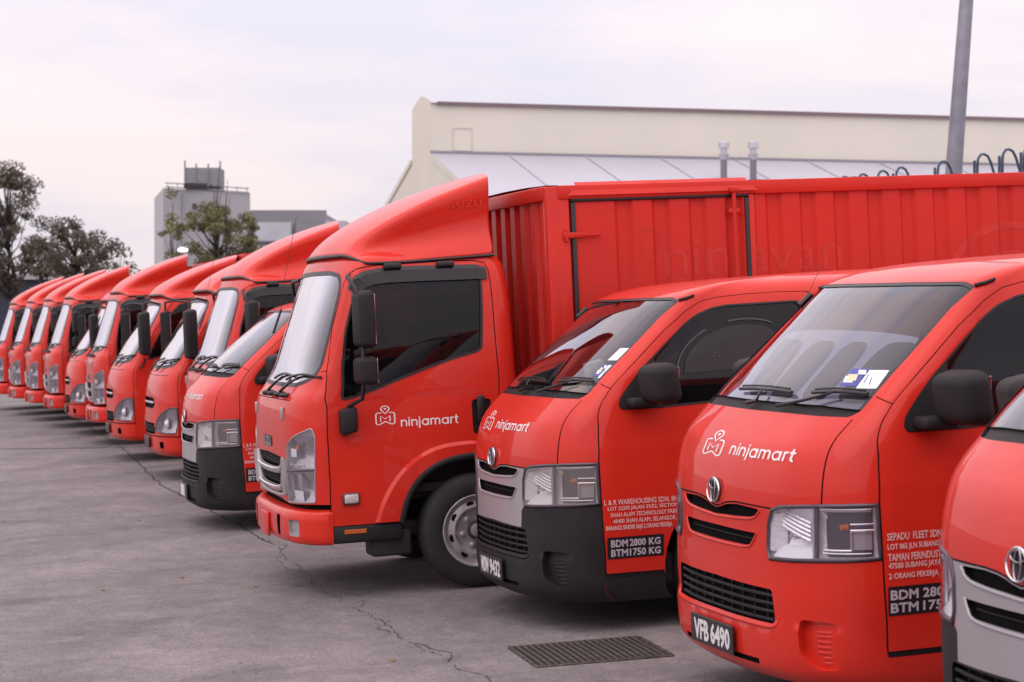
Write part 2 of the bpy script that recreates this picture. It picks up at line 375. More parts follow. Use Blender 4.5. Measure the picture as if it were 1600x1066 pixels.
class Cut:
    """cuts half a body shell into regions along outlines and seams"""
    def __init__(self, S, panels, seams=(), gap=.007, smax=None, step=.05, side=.12, vmin=0., vmax=None, step_con=.03):
        self.S = S; smax = smax or S.S; vmax = vmax or S.V[-1]
        polys = [(n, np.clip(dens(np.array(P), step_con), (0, vmin), (smax, vmax))) for n, P in panels]
        seam = []
        for sm in seams:
            P = sm[0] if isinstance(sm, tuple) else sm; g = sm[1] if isinstance(sm, tuple) else gap
            a, b = ribbon(dens(np.array(P), step_con, False), g); seam.append(np.clip(np.vstack([a, b[::-1]]), (0, vmin), (smax, vmax)))
        sg = [0.]
        while sg[-1] < smax: sg.append(sg[-1] + (step if sg[-1] < S.s_corner + .15 else side))
        sg = np.array(sg) * smax / sg[-1]
        vg = np.linspace(vmin, vmax, max(4, int((vmax - vmin) / step) + 1))
        con = [p for _, p in polys] + seam
        kd = kdtree.KDTree(sum(len(c) for c in con) + 1); k = 0
        for c in con:
            for p in c: kd.insert((p[0], p[1], 0), k); k += 1
        kd.balance()
        pts = []; edges = []
        for i, s in enumerate(sg):
            for j, v in enumerate(vg):
                if i in (0, len(sg)-1) or j in (0, len(vg)-1): pts.append((s, v))
                elif not k or kd.find((s, v, 0))[2] > step * .42: pts.append((s, v))
        for c in con:
            b = len(pts); n = len(c); pts += [tuple(p) for p in c]; edges += [(b+i, b+(i+1) % n) for i in range(n)]
        r = delaunay_2d_cdt([Vector(p) for p in pts], edges, [], 0, 1e-5)
        self.sv = np.array([(p.x, p.y) for p in r[0]]); F = np.array([tuple(f) for f in r[2]])
        a, b, c = (self.sv[F[:, i]] for i in range(3)); ar = (b[:, 0]-a[:, 0])*(c[:, 1]-a[:, 1]) - (c[:, 0]-a[:, 0])*(b[:, 1]-a[:, 1])
        F = F[np.abs(ar) > 1e-9]; ar = ar[np.abs(ar) > 1e-9]
        F[ar < 0] = F[ar < 0][:, ::-1]
        cen = self.sv[F].mean(1); lab = np.full(len(F), 'shell', dtype=object)
        for n, P in polys: lab[pip(cen, P)] = n
        for P in seam:
            k = pip(cen, P); lab[k & (lab != 'void')] = 'gap'
        self.F = F; self.lab = lab
        self.P = S.at(self.sv[:, 0], self.sv[:, 1]); self.N = S.nrm(self.sv[:, 0], self.sv[:, 1])
    def region(self, labs): return self.F[np.isin(self.lab, [labs] if isinstance(labs, str) else list(labs))]
    def emit(self, name, labs, m, parent, mode='join', off=0., wall=None, flip=False, recalc=False, smooth=True):
        """mode join: both halves one mesh; pair: two objects; wall: depth the rim is drawn to"""
        F = self.region(labs)
        if len(F) == 0: return []
        ids, inv = np.unique(F, return_inverse=True); F = inv.reshape(-1, 3)
        P, N, s = self.P[ids], self.N[ids], self.sv[ids]
        o = off(P, s) if callable(off) else np.full(len(P), off)
        Q = P + N * o[:, None]; Q[s[:, 0] < 1e-6, 1] = 0
        V = list(Q); faces = [tuple(f[::-1]) for f in F]
        NN = list(N)
        if wall is not None:
            E = {}
            for f in F:
                for i in range(3):
                    e = (f[i], f[(i+1) % 3]); E[e] = 1
            bd = [e for e in E if (e[1], e[0]) not in E and not (s[e[0], 0] < 1e-6 and s[e[1], 0] < 1e-6)]
            W = P + N * wall; mp_ = {}
            for a, b in bd:
                for k in (a, b):
                    if k not in mp_: mp_[k] = (len(V), len(V) + 1); V += [Q[k], W[k]]; NN += [N[k], N[k]]
                faces.append((mp_[a][0], mp_[b][0], mp_[b][1], mp_[a][1]))
        V = np.array(V); NN = np.array(NN); res = []
        def mk(nm, V, faces, NN):
            if flip: faces = [f[::-1] for f in faces]; NN = -NN
            o_ = pydata(nm, V, faces, m, parent, smooth)
            if wall is None and not recalc and not callable(off) and smooth:
                try: o_.data.normals_split_custom_set_from_vertices([tuple(n) for n in NN])
                except Exception: pass
            elif smooth: auto_smooth(o_, 38)
            return o_
        L = V * [1, -1, 1]; LN = NN * [1, -1, 1]; LF = [f[::-1] for f in faces]
        if mode == 'join':
            keep = {}; V2 = list(V); N2 = list(NN); idx = []
            for i, v in enumerate(L):
                if abs(v[1]) < 1e-6: idx.append(i)
                else: idx.append(len(V2)); V2.append(v); N2.append(LN[i])
            res = [mk(name, np.array(V2), faces + [tuple(idx[i] for i in f) for f in LF], np.array(N2))]
        elif mode == 'left': res = [mk(name, L, LF, LN)]
        else: res = [mk(name, L, LF, LN), mk(name, V, faces, NN)]
        return res
def surf_pts(S, P, off=0., side=-1):
    """points of the (s,v) line lifted by off; side -1 is the vehicle's left"""
    P = np.array(P); Q = S.at(P[:, 0], P[:, 1]) + S.nrm(P[:, 0], P[:, 1]) * off; return Q * [1, side, 1]
def mirror_pts(Q): return np.asarray(Q) * [1, -1, 1]
def rail(name, S, P, r, m, parent, off=.004, flat=.6, both=True, n=6, join_center=False, closed=False):
    P = dens(np.array(P), .04, closed)
    Q = surf_pts(S, P, off)
    if join_center:
        Q = np.vstack([Q[::-1], mirror_pts(Q)[1:]]); return [tube(name, Q, r, m, parent, n, False, None)]
    res = [tube(name, Q, r, m, parent, n, closed)]
    if both: res.append(tube(name, mirror_pts(Q), r, m, parent, n, closed))
    return res

# --- flat lettering laid on surfaces
def text_data(txt, bold=.0, res=2):
    cu = bpy.data.curves.new('t', 'FONT'); cu.body = txt; cu.resolution_u = res; cu.offset = bold; cu.fill_mode = 'BOTH' if hasattr(cu, 'fill_mode') and False else cu.fill_mode
    ob = bpy.data.objects.new('t', cu); COL.objects.link(ob)
    dg = bpy.context.evaluated_depsgraph_get(); dg.update()
    me = bpy.data.meshes.new_from_object(ob.evaluated_get(dg))
    V = np.array([(v.co.x, v.co.y) for v in me.vertices]); F = [tuple(p.vertices) for p in me.polygons]
    bpy.data.objects.remove(ob); bpy.data.curves.remove(cu); bpy.data.meshes.remove(me)
    return V, F
_TX = {}
def text_fit(txt, w_, h, bold=0., shear=0.):
    """lettering scaled to w_ x h; bold adds shifted copies (bold = shift as part of the height)"""
    if txt not in _TX: _TX[txt] = text_data(txt)
    V, F = _TX[txt]; V = V.copy(); mn, mx_ = V.min(0), V.max(0)
    d = bold * h; V = (V - mn) / (mx_ - mn) * [w_ - 2*d, h - 2*d] + [d, d]; V[:, 0] += shear * V[:, 1]
    if not bold: return np.c_[V, np.zeros(len(V))], F
    VV = []; FF = []
    for k, (dx, dy) in enumerate(((0, 0), (1, 0), (-1, 0), (0, 1), (0, -1), (.7, .7), (-.7, .7), (.7, -.7), (-.7, -.7))):
        b_ = k * len(V); VV.append(np.c_[V + [dx*d, dy*d], np.full(len(V), .00006 * k)]); FF += [tuple(i + b_ for i in f) for f in F]
    return np.vstack(VV), FF
def strokes(lines, width):
    parts = []
    for L in lines:
        P = np.array(L['p'] if isinstance(L, dict) else L, float); cl = isinstance(L, dict) and L.get('closed', False)
        a, b = ribbon(P, width, cl); n = len(P); V = np.vstack([a, b]); F = []
        for i in range(n if cl else n - 1):
            j = (i + 1) % n; F.append((i, j, n + j, n + i))
        parts.append((V, F))
    V = []; F = []
    for q_, (v, f) in enumerate(parts):
        k = len(V); V += [(x[0], x[1], .00006*q_) for x in v]; F += [tuple(i + k for i in q) for q in f]
    return np.array(V), F
def lay(name, VF, fn, m, parent):
    """fn maps 2-D (a, b) arrays and a lift to 3-D points"""
    V, F = VF; c = V[:, 2] if V.shape[1] > 2 else np.zeros(len(V)); P = fn(V[:, 0], V[:, 1], c); return pydata(name, P, F, m, parent)
class _Patch:
    """lays 2-D shapes on a body surface through a small bilinear lattice"""
    def __init__(self, pt, off): self.pt, self.off = pt, off
    def __call__(self, a, b, c):
        a, b, c = map(np.asarray, (a, b, c)); na, nb = 14, 6
        A = np.linspace(a.min(), a.max() + 1e-6, na); B = np.linspace(b.min(), b.max() + 1e-6, nb)
        G = np.array([[self.pt(i, j) for j in B] for i in A]); P, N = G[:, :, 0], G[:, :, 1]
        fa = np.clip((a - A[0]) / (A[1] - A[0]), 0, na - 1.0001); fb = np.clip((b - B[0]) / (B[1] - B[0]), 0, nb - 1.0001)
        i, j = fa.astype(int), fb.astype(int); u, v = (fa - i)[:, None], (fb - j)[:, None]
        def bl(T): return (T[i, j]*(1-u) + T[i+1, j]*u)*(1-v) + (T[i, j+1]*(1-u) + T[i+1, j+1]*u)*v
        return bl(P) + bl(N) * (self.off + c)[:, None]
def on_front(S, y0, z0, off=.003):
    def pt(i, j):
        y = y0 - i; s, v = S.f(abs(y), z0 + j); m = np.array([1, 1 if y > 0 else -1, 1]); return S.at(s, v)[0]*m, S.nrm(s, v)[0]*m
    return _Patch(pt, off)
def on_side(S, x0, z0, off=.003, slope=0.):
    def pt(i, j):
        s, v = S.sd(x0 + i, z0 + j + slope*i); m = np.array([1, -1, 1]); return S.at(s, v)[0]*m, S.nrm(s, v)[0]*m
    return _Patch(pt, off)
def on_plane(o, ax, bx):
    o, ax, bx = Vector(o), Vector(ax), Vector(bx)
    n = ax.cross(bx).normalized(); return lambda a, b, c: [o + ax * float(i) + bx * float(j) + n * float(l) for i, j, l in zip(a, b, c)]
def arc(c, r, a0, a1, n=10, ry=None):
    ry = ry or r; return [(c[0] + r * math.cos(R(a0 + (a1 - a0) * k / n)), c[1] + ry * math.sin(R(a0 + (a1 - a0) * k / n))) for k in range(n + 1)]
def brand_mark():
    """pin over a folded M, unit height"""
    pin = arc((0, .74), .22, -50, 230, 16) + [(0, .34)]
    left = [(-.20, .44)] + arc((-.36, .30), .14, 90, 180, 4) + arc((-.37, -.34), .13, 180, 305, 5) + [(0, -.25)]
    right = [(.20, .44)] + arc((.36, .30), .14, 90, 0, 4) + arc((.37, -.34), .13, 0, -125, 5) + [(0, -.25)]
    inner = [(-.25, -.24), (-.25, .20), (0, -.05), (.25, .20), (.25, -.24)]
    dot = arc((0, .74), .035, 0, 330, 11)
    V, F = strokes([{'p': pin, 'closed': True}, left, right, inner, {'p': dot, 'closed': True}], .075)
    return V, F

def brand_word(w_, h):
    """round geometric lower-case lettering drawn with a constant pen; h is the x-height"""
    pen = .21; L = []; x = 0.
    def add(*pl):
        for P in pl: L.append([(x + a, b) for a, b in P])
    def arch(x0, r): return [(x0, .0), (x0, 1 - r)] , arc((x0 + r, 1 - r - .02), r, 180, 0, 9) + [(x0 + 2*r, 0)]
    def dot(x0): return [(x0, 1.22), (x0, 1.44)]
    for ch in 'ninjamart':
        if ch == 'n': add([(0, 0), (0, 1.08)], *arch(0, .36)[1:]); x += .72 + .40
        elif ch == 'i': add([(0, 0), (0, 1.08)], dot(0)); x += .40
        elif ch == 'j': add([(0, 1.08), (0, -.12)] + arc((-.20, -.16), .20, 0, -75, 5), dot(0)); x += .36
        elif ch == 'a': x += .06; L.append({'p': [(x + a, b) for a, b in arc((.42, .52), .42, 0, 345, 23, .46)], 'closed': True}); add([(.84, 0), (.84, 1.08)]); x += .84 + .42
        elif ch == 'm': add([(0, 0), (0, 1.08)], arc((.31, .69), .31, 180, 0, 8) + [(.62, 0)], arc((.93, .69), .31, 180, 0, 8) + [(1.24, 0)]); x += 1.24 + .36
        elif ch == 'r': add([(0, 0), (0, 1.08)], arc((.36, .66), .36, 180, 85, 6)); x += .36 + .30
        elif ch == 't': add([(.12, 1.42), (.12, .25)] + arc((.34, .28), .22, 180, 280, 5), [(-.14, .98), (.44, .98)]); x += .5
    V, F = strokes(L, pen); mn, mx_ = V[:, 0].min(), V[:, 0].max(); V[:, 0] = (V[:, 0] - mn) / (mx_ - mn) * w_; V[:, 1] *= h / 1.08
    return V, F
# ---------------------------------------------------------------- delivery van
def inset(P, d):
    P = np.array(P, float); keep = [0]
    for i in range(1, len(P)):
        if np.linalg.norm(P[i] - P[keep[-1]]) > 1e-4: keep.append(i)
    P = P[keep]; A = .5 * np.sum(P[:, 0] * np.roll(P[:, 1], -1) - np.roll(P[:, 0], -1) * P[:, 1])
    e = np.roll(P, -1, 0) - P; e /= np.linalg.norm(e, axis=1)[:, None] + 1e-9
    n = np.stack([-e[:, 1], e[:, 0]], 1) * (1 if A > 0 else -1); m = n + np.roll(n, 1, 0)
    m /= np.linalg.norm(m, axis=1)[:, None] + 1e-9; c = np.sum(m * n, 1).clip(.45, 1)
    return P + m * (d / c)[:, None]
def wheel(parent, c, r, w_, rim_r, side=-1, kind='van', front=True):
    """wheel centred at c, outer face towards side*y"""
    wr = empty('wheel'); wr.parent = parent; wr.location = c
    s = side
    prof = [(-w_*.5, rim_r*.98), (-w_*.5, r*.80), (-w_*.47, r*.90), (-w_*.40, r*.97), (-w_*.28, r), (w_*.28, r), (w_*.40, r*.97), (w_*.47, r*.90), (w_*.5, r*.80), (w_*.5, rim_r*1.04), (w_*.46, rim_r*.98)]
    lathe('tyre', [(a*s, q) for a, q in prof], 'y', (0, 0, 0), RUBBER, wr, 56, 35, False)
    o = w_ * .5
    if kind == 'truck':
        rp = [(.45*o, rim_r*.99), (.94*o, rim_r*1.0), (1.0*o, rim_r*1.03), (1.02*o, rim_r*1.0), (.93*o, rim_r*.95), (.80*o, rim_r*.92), (.72*o, rim_r*.84), (.84*o, rim_r*.70), (.85*o, rim_r*.66), (.66*o, rim_r*.60), (.56*o, rim_r*.54), (.55*o, rim_r*.28), (.56*o, 0)]
    else:
        rp = [(.45*o, rim_r*.99), (.96*o, rim_r), (1.0*o, rim_r*1.02), (.95*o, rim_r*.94), (.6*o, rim_r*.88), (.62*o, rim_r*.5), (.75*o, rim_r*.3), (.75*o, 0)]
    rim = lathe('rim', [(a*s, q) for a, q in rp], 'y', (0, 0, 0), STEEL, wr, 48, 35, False)
    if kind == 'truck':
        ring = []
        for q in range(14):
            u = 2*math.pi*q/14; ring.append((.015*math.sin(u), s*(.81*o), .024*math.cos(u)))
        h0 = pydata('hand_hole', ring, [tuple(range(14))], VOID, wr)
        for k in range(8):
            t = 2 * math.pi * (k + .3) / 8; c_ = h0 if k == 0 else h0.copy()
            if k: COL.objects.link(c_); c_.parent = wr
            c_.location = (rim_r*.775*math.cos(t), 0, rim_r*.775*math.sin(t)); c_.rotation_euler = (0, -t, 0)
        for k in range(6):
            t = 2*math.pi*k/6 + .2; lathe('wheel_nut', [(s*.54*o, .017), (s*.76*o, .016), (s*.80*o, .010), (s*.80*o, 0)], 'y', (rim_r*.43*math.cos(t), 0, rim_r*.43*math.sin(t)), STEEL, wr, 10)
        lathe('hub', [(s*.5*o, .058), (s*.72*o, .056), (s*.78*o, .050), (s*.78*o, .040), (s*.95*o, .038), (s*1.02*o, .03), (s*1.02*o, 0)], 'y', (0, 0, 0), DARKST, wr, 24)
        lathe('hub_cap', [(s*.70*o, .044), (s*1.03*o, .038), (s*1.07*o, .02), (s*1.075*o, 0)], 'y', (0, 0, 0), STEEL, wr, 20)
    return wr

def tyre_arch(cx, cz, r, a0, a1, n=14): return [('s', cx + r*math.cos(R(a0 + (a1-a0)*k/n)), cz + r*math.sin(R(a0 + (a1-a0)*k/n))) for k in range(n+1)]

SV = Surf(VAN_LEVELS, G_VAN, g2=G_VAN2)
def van_outlines():
    S = SV; O = {}
    hood_low = fpts((0, .834), (.045, .840), (.089, .853), (.14, .861), (.213, .865), (.34, .863), (.468, .860))
    hl_top = fpts((.468, .860), (.495, .872), (.53, .880), (.62, .887), (.712, .894))
    O['hood'] = sv(S, hood_low + hl_top[1:] + fpts((.711, .96), (.708, 1.03), (.706, 1.085), (.706, 1.15), (.712, 1.215), (.55, 1.222), (.3, 1.226), (0, 1.226)))
    O['hood_seam_side'] = sv(S, fpts((.712, .894), (.711, .96), (.708, 1.03), (.706, 1.085), (.706, 1.15), (.712, 1.215)))
    O['hood_seam_low'] = sv(S, hood_low)
    hl_in = fpts((.468, .860), (.442, .80), (.438, .70), (.455, .655))
    hl_bot = [('f', .455, .655), ('f', .60, .660), ('f', .70, .666), ('f', .786, .671), ('s', .27, .673), ('s', .338, .677)]
    hl_out = [('s', .338, .677), ('s', .333, .79), ('s', .333, .897)]
    hl_tp = [('s', .333, .897), ('s', .24, .897), ('f', .712, .894), ('f', .62, .887), ('f', .53, .880), ('f', .495, .872)]
    O['headlight'] = sv(S, hl_in + hl_bot[1:] + hl_out[1:] + hl_tp[1:])
    O['hl_in'] = sv(S, hl_in[::-1]); O['hl_bot'] = sv(S, hl_bot)
    O['grille_panel'] = sv(S, fpts((0, .553), (.42, .545), (.425, .635), (.445, .655), (.438, .70), (.442, .80), (.468, .860)) + hood_low[::-1])
    O['bumper'] = np.vstack([[(0, 0)], sv(S, [('sv', S.sd(.355, .2)[0], 0), ('s', .357, .305), ('s', .338, .677)]), sv(S, hl_bot[::-1][1:]), sv(S, fpts((.425, .635), (.42, .545), (0, .553)))])
    O['upper_slot'] = sv(S, fpts((0, .826), (.05, .834), (.089, .845), (.14, .853), (.213, .857), (.355, .852), (.385, .846), (.338, .816), (.2, .808), (.084, .804), (0, .800)))
    O['lower_slot'] = fillet(np.vstack([[(-.3, S.v(.756))], sv(S, fpts((.36, .752), (.335, .728), (.305, .698))), [(-.3, S.v(.694))]]), .012)
    O['intake'] = fillet(np.vstack([[(-.3, S.v(.546))], sv(S, fpts((.472, .538), (.486, .402))), [(-.3, S.v(.404))]]), .02)
    O['fog_recess'] = fillet(sv(S, fpts((.612, .436), (.755, .430), (.752, .247), (.680, .239), (.62, .295))), .03)
    O['plate_slot'] = sv(S, fpts((0, .252), (.375, .249), (.37, .226), (0, .229)))
    seam_f = spts((.357, .305), (.341, .60), (.336, .79), (.334, .897), (.338, .97), (.345, 1.08), (.352, 1.15), (.378, 1.205), (.432, 1.272), (.509, 1.343), (.622, 1.44), (.762, 1.562), (.888, 1.655), (.98, 1.703), (1.08, 1.723), (1.25, 1.735), (1.45, 1.74), (1.6, 1.737), (1.645, 1.712))
    rear = spts((1.66, 1.45), (1.665, 1.1), (1.655, .65), (1.60, .53), (1.49, .47))
    archp = tyre_arch(1.09, .33, .415, 20, 183)
    low = spts((.676, .305))
    O['door'] = sv(S, seam_f + rear + archp + low)
    O['door_seam'] = sv(S, seam_f); O['door_seam_rear'] = sv(S, [seam_f[-1]] + rear); O['door_seam_low'] = sv(S, spts((.357, .305), (.676, .305)))
    O['arch'] = sv(S, tyre_arch(1.09, .33, .41, -30, 210, 22)); O['arch_rear'] = sv(S, tyre_arch(3.62, .33, .41, -30, 210, 22))
    O['sill'] = np.vstack([sv(S, [('sv', S.sd(.357, .2)[0], 0), ('sv', S.sd(.80, .2)[0], 0), ('s', .70, .305), ('s', .357, .305)])])
    win = spts((.478, 1.158), (.462, 1.185), (.477, 1.225), (.537, 1.292), (.618, 1.375), (.75, 1.487), (.878, 1.593), (.95, 1.638), (1.04, 1.670), (1.125, 1.683), (1.54, 1.692), (1.568, 1.672), (1.60, 1.30), (1.57, 1.21), (1.0, 1.172), (.70, 1.158))
    O['window'] = fillet(sv(S, win), .02)
    O['quarter'] = fillet(sv(S, spts((.478, 1.158), (.462, 1.185), (.477, 1.225), (.537, 1.292), (.618, 1.375), (.69, 1.43), (.72, 1.16))), .02)
    ws = [('sv', -.3, S.v(1.226)), ('f', .3, 1.226), ('f', .55, 1.222), ('f', .69, 1.222), ('f', .718, 1.245), ('s', .385, 1.30), ('s', .60, 1.489), ('s', .757, 1.628), ('s', .872, 1.712), ('f', .62, 1.732), ('f', .3, 1.735), ('sv', -.3, S.v(1.735))]
    O['ws'] = fillet(sv(S, ws), .03)
    O['cowl'] = sv(S, [('c', 1.226), ('f', .3, 1.226), ('f', .55, 1.222), ('f', .685, 1.222), ('f', .715, 1.25), ('f', .5, 1.262), ('f', .25, 1.264), ('c', 1.264)])
    O['pillar_seam'] = sv(S, spts((.392, 1.300), (.432, 1.272)))
    O['slide_seam'] = sv(S, spts((1.72, .42), (1.72, 1.735), (2.9, 1.74), (2.9, .42), (1.72, .42)))
    return O

def build_van():
    S = SV; O = van_outlines(); root = empty('delivery_van')
    panels = [('hood', O['hood']), ('grille_panel', O['grille_panel']), ('bumper', O['bumper']), ('sill', O['sill']), ('door', O['door']), ('headlight', O['headlight']),
              ('upper_slot', O['upper_slot']), ('lower_slot', O['lower_slot']), ('intake', O['intake']), ('fog_recess', O['fog_recess']), ('plate_slot', O['plate_slot']),
              ('window_frame', O['window']), ('window', inset(O['window'], .016)), ('quarter', inset(O['quarter'], .003)),
              ('windscreen_border', O['ws']), ('windscreen', inset(O['ws'], .022)), ('cowl', O['cowl']), ('void', O['arch']), ('void', O['arch_rear'])]
    seams = [O['hood_seam_side'], O['door_seam'], O['door_seam_rear'], (O['door_seam_low'], .024), (O['pillar_seam'], .005), (O['hood_seam_low'], .007), (O['hl_bot'], .006), (O['hl_in'], .005), (O['slide_seam'], .006)]
    C = Cut(S, panels, seams)
    C.emit('body_shell', 'shell', RED, root); C.emit('hood', 'hood', RED, root)
    C.emit('grille_panel', 'grille_panel', RED, root); C.emit('bumper', 'bumper', RED, root)
    C.emit('sill', 'sill', RED, root, 'pair'); C.emit('panel_gaps', 'gap', GAP, root, off=-.008)
    drs = C.emit('door', 'door', RED, root, 'pair')
    liner = C.emit('interior_lining', ('shell', 'hood', 'door', 'window_frame', 'windscreen_border', 'cowl', 'bumper', 'grille_panel', 'gap'), INTER, root, off=-.035, flip=True)
    # glass
    C.emit('windscreen', 'windscreen', GLASS, root, off=-.004)
    C.emit('windscreen_seal', 'windscreen_border', TRIM, root, off=-.001)
    C.emit('cowl', 'cowl', BLACKP, root, off=-.012, wall=0.)
    for d in (C.emit('window_seal', 'window_frame', TRIM, root, 'pair', off=.002, wall=-.01), C.emit('window_pane', 'window', GLASSD, root, 'pair', off=-.008), C.emit('mirror_sail', 'quarter', BLACKP, root, 'pair', off=.006, wall=-.008)):
        for k, q in enumerate(d): q.parent = drs[k]
    # recessed openings
    for nm, lab, dep in (('upper_grille_opening', 'upper_slot', .022), ('lower_grille_opening', 'lower_slot', .022), ('bumper_intake', 'intake', .035), ('plate_slot', 'plate_slot', .015)):
        C.emit(nm, lab, VOID, root, off=-dep, wall=0.)
    # bars of the grilles
    def bar(y1, z, h, off, m=BLACKP, nm='grille_slat'):
        ys = np.linspace(0, y1, 9); P = np.array([S.f(y, z) for y in ys]); rail(nm, S, P, h, m, root, off=off, join_center=True, n=6)
    for z in (.512, .478, .446, .416): bar(.466, z, .0075, -.012)
    bar(.31, .725, .003, -.018)
    for pts_ in (fpts((.390, .846), (.345, .808), (.2, .799), (.084, .795), (0, .791)), fpts((.365, .752), (.342, .722), (.312, .690), (.15, .686), (0, .685))):
        P_ = chaikin(sv(S, pts_[::-1]), 2, False); rail('grille_lip', S, P_, .0065, RED, root, off=-.001, join_center=True, n=8)
    P_ = chaikin(sv(S, fpts((0, .392), (.30, .390), (.47, .388), (.50, .40), (.51, .43))), 2, False); rail('bumper_lip', S, P_, .010, RED, root, off=-.004, join_center=True, n=8)
    for y in np.linspace(-.40, .40, 9):
        pts = []
        for z in (.535, .47, .408):
            s_, v_ = S.f(abs(y), z); q = (S.at(s_, v_) + S.nrm(s_, v_) * -.03)[0]; pts.append((q[0], q[1] * (1 if y > 0 else -1), q[2]))
        tube('intake_rib', pts, .004, TRIM, root, 5)
    # fog lamp blanks with ribs
    fr = C.emit('fog_recess', 'fog_recess', RED, root, 'pair', off=lambda P, s: -.045 * np.clip((.80 - P[:, 1]) / .19, .12, 1), wall=0.)
    for k, side in enumerate((-1, 1)):
        for z in np.linspace(.415, .265, 8):
            y0 = .68 if z > .29 else .70; P = []
            for y in (y0, .71, .735):
                s_, v_ = S.f(y, z); q = (S.at(s_, v_) + S.nrm(s_, v_) * (-.022 - .006*(y < .69)))[0]; P.append((q[0], q[1]*side, q[2]))
            tube('recess_rib', P, .007, RED, fr[k], 6)
    # headlights
    yd = .690
    def hl_depth(P, s):
        inner = P[:, 1] < yd
        d1 = .085 * np.clip(1 - ((P[:, 1] - .565) / .15)**2, .12, 1) * np.clip(1 - ((P[:, 2] - .765) / .125)**2, .12, 1)
        d2 = np.full(len(P), .045)
        return -np.where(inner, d1, d2)
    hls = []
    for side, o in zip((-1, 1), C.emit('headlight', 'headlight', LENS, root, 'pair', off=.002)):
        hls.append(o)
    bowls = C.emit('reflector', 'headlight', REFL, root, 'pair', off=hl_depth, wall=-.002)
    for k, side in enumerate((-1, 1)):
        bowls[k].parent = hls[k]
        def hp(y, z, d, x=None):
            s_, v_ = S.f(y, z) if x is None else S.sd(x, z); q = (S.at(s_, v_) + S.nrm(s_, v_) * -d)[0]; return (q[0], q[1] * side, q[2])
        # rim round the lens
        Q = surf_pts(S, dens(inset(O['headlight'], .008), .03), .0005, side); tube('lamp_rim', Q, .0085, LAMPDARK, hls[k], 6, True)
        Q = [hp(.690, z, .012) for z in np.linspace(.675, .885, 6)]; tube('lamp_divider', Q, .010, LAMPDARK, hls[k], 6)
        Q = [hp(.678, z, .014) for z in np.linspace(.675, .880, 6)]; tube('lamp_divider', Q, .007, CHROME, hls[k], 6)
        # turn-signal half: dark backing, bright bars, amber bulb
        Pb = [hp(0, z, .040, x) for z in (.685, .888) for x in np.linspace(.145, .315, 8)]
        pydata('signal_backing', Pb, [(i, i+1, i+9, i+8) if side > 0 else (i, i+8, i+9, i+1) for i in range(7)], LAMPDARK, hls[k], True)
        for z, x0, x1, r_ in ((.872, .14, .305, .009), (.868, .145, .30, .006), (.790, .225, .312, .0065), (.815, .225, .312, .004), (.712, .145, .225, .006), (.700, .14, .30, .004)):
            tube('signal_bar', [hp(0, z, .018, x) for x in np.linspace(x0, x1, 6)], r_, CHROME, hls[k], 6)
        tube('signal_bar', [hp(0, z, .02, .228) for z in np.linspace(.710, .79, 4)], .006, CHROME, hls[k], 6)
        Pb = [hp(0, z, .026, x) for z in (.715, .785) for x in np.linspace(.232, .305, 4)]
        pydata('signal_panel', Pb, [(i, i+1, i+5, i+4) if side > 0 else (i, i+4, i+5, i+1) for i in range(3)], SILVER, hls[k], True)
        a = hp(0, .803, .030, .205); lathe('signal_bulb', [(-.02, .0), (-.018, .011), (.01, .014), (.016, 0)], 'x', a, AMBER, hls[k], 12)
        a = hp(.565, .755, .055); lathe('bulb', [(-.03, 0), (-.028, .011), (.02, .012), (.02, 0)], 'x', a, CHROME, hls[k], 12)
        Pb = [hp(y, z, d_) for z, d_ in ((.672, .006), (.720, .050)) for y in np.linspace(.475, .672, 5)]
        pydata('reflector_shelf', Pb, [(i, i+1, i+6, i+5) if side > 0 else (i, i+5, i+6, i+1) for i in range(4)], STWHITE, hls[k], False)
        Pb = [hp(y, z, d_) for y, d_ in ((.452, .006), (.505, .055)) for z in np.linspace(.69, .84, 4)]
        pydata('reflector_side', Pb, [(i, i+4, i+5, i+1) if side > 0 else (i, i+1, i+5, i+4) for i in range(3)], REFL, hls[k], False)
        for z in np.linspace(.80, .868, 5):
            tube('reflector_step', [hp(y, z - (y-.5)*.35, .03) for y in np.linspace(.505, .655, 4)], .006, REFL, hls[k], 5)
    # emblem
    em = empty('emblem'); em.parent = root
    s0, v0 = S.f(0, .898); q0 = S.at(s0, v0)[0]; n0 = S.nrm(s0, v0)[0]; upv = Vector(S.at(s0, v0 + .02)[0] - q0).normalized()
    def eor(cx, cz, rx, rz, r_, nm='ring'):
        Q = [Vector(q0) + Vector(n0) * .014 + Vector((0, 1, 0)) * (cx + rx*math.cos(t)) + upv * (cz + rz*math.sin(t)) for t in np.linspace(0, 2*math.pi, 36, endpoint=False)]
        tube(nm, Q, r_, EMBLEM if rx < .05 else CHROME, em, 6, True)
    eor(0, 0, .060, .050, .0042); eor(0, .0, .019, .048, .0034); eor(0, .024, .040, .018, .0034)
    lathe('backing', [(-.0, .0), (.0, .050), (.012, .052)], 'x', (q0[0] - .008, 0, q0[2]), SIGNBLK, em, 24)
    # mirrors
    for side in (-1, 1):
        mr_ = empty('side_mirror'); mr_.parent = root
        bm = bmesh.new(); bm_box(bm, (0, 0, 0), (.15, .235, .215), .055, None, 5)
        for v in bm.verts:
            if v.co.x < 0: v.co.y *= .93; v.co.z *= .92
            if v.co.z < 0: v.co.x += .015
        rm = Matrix.Rotation(R(-14 * side), 4, 'Z'); bmesh.ops.transform(bm, matrix=rm, verts=bm.verts); bmesh.ops.translate(bm, vec=(.625, side * .97, 1.292), verts=bm.verts)
        auto_smooth(from_bm('housing', bm, BLACKP, mr_), 60)
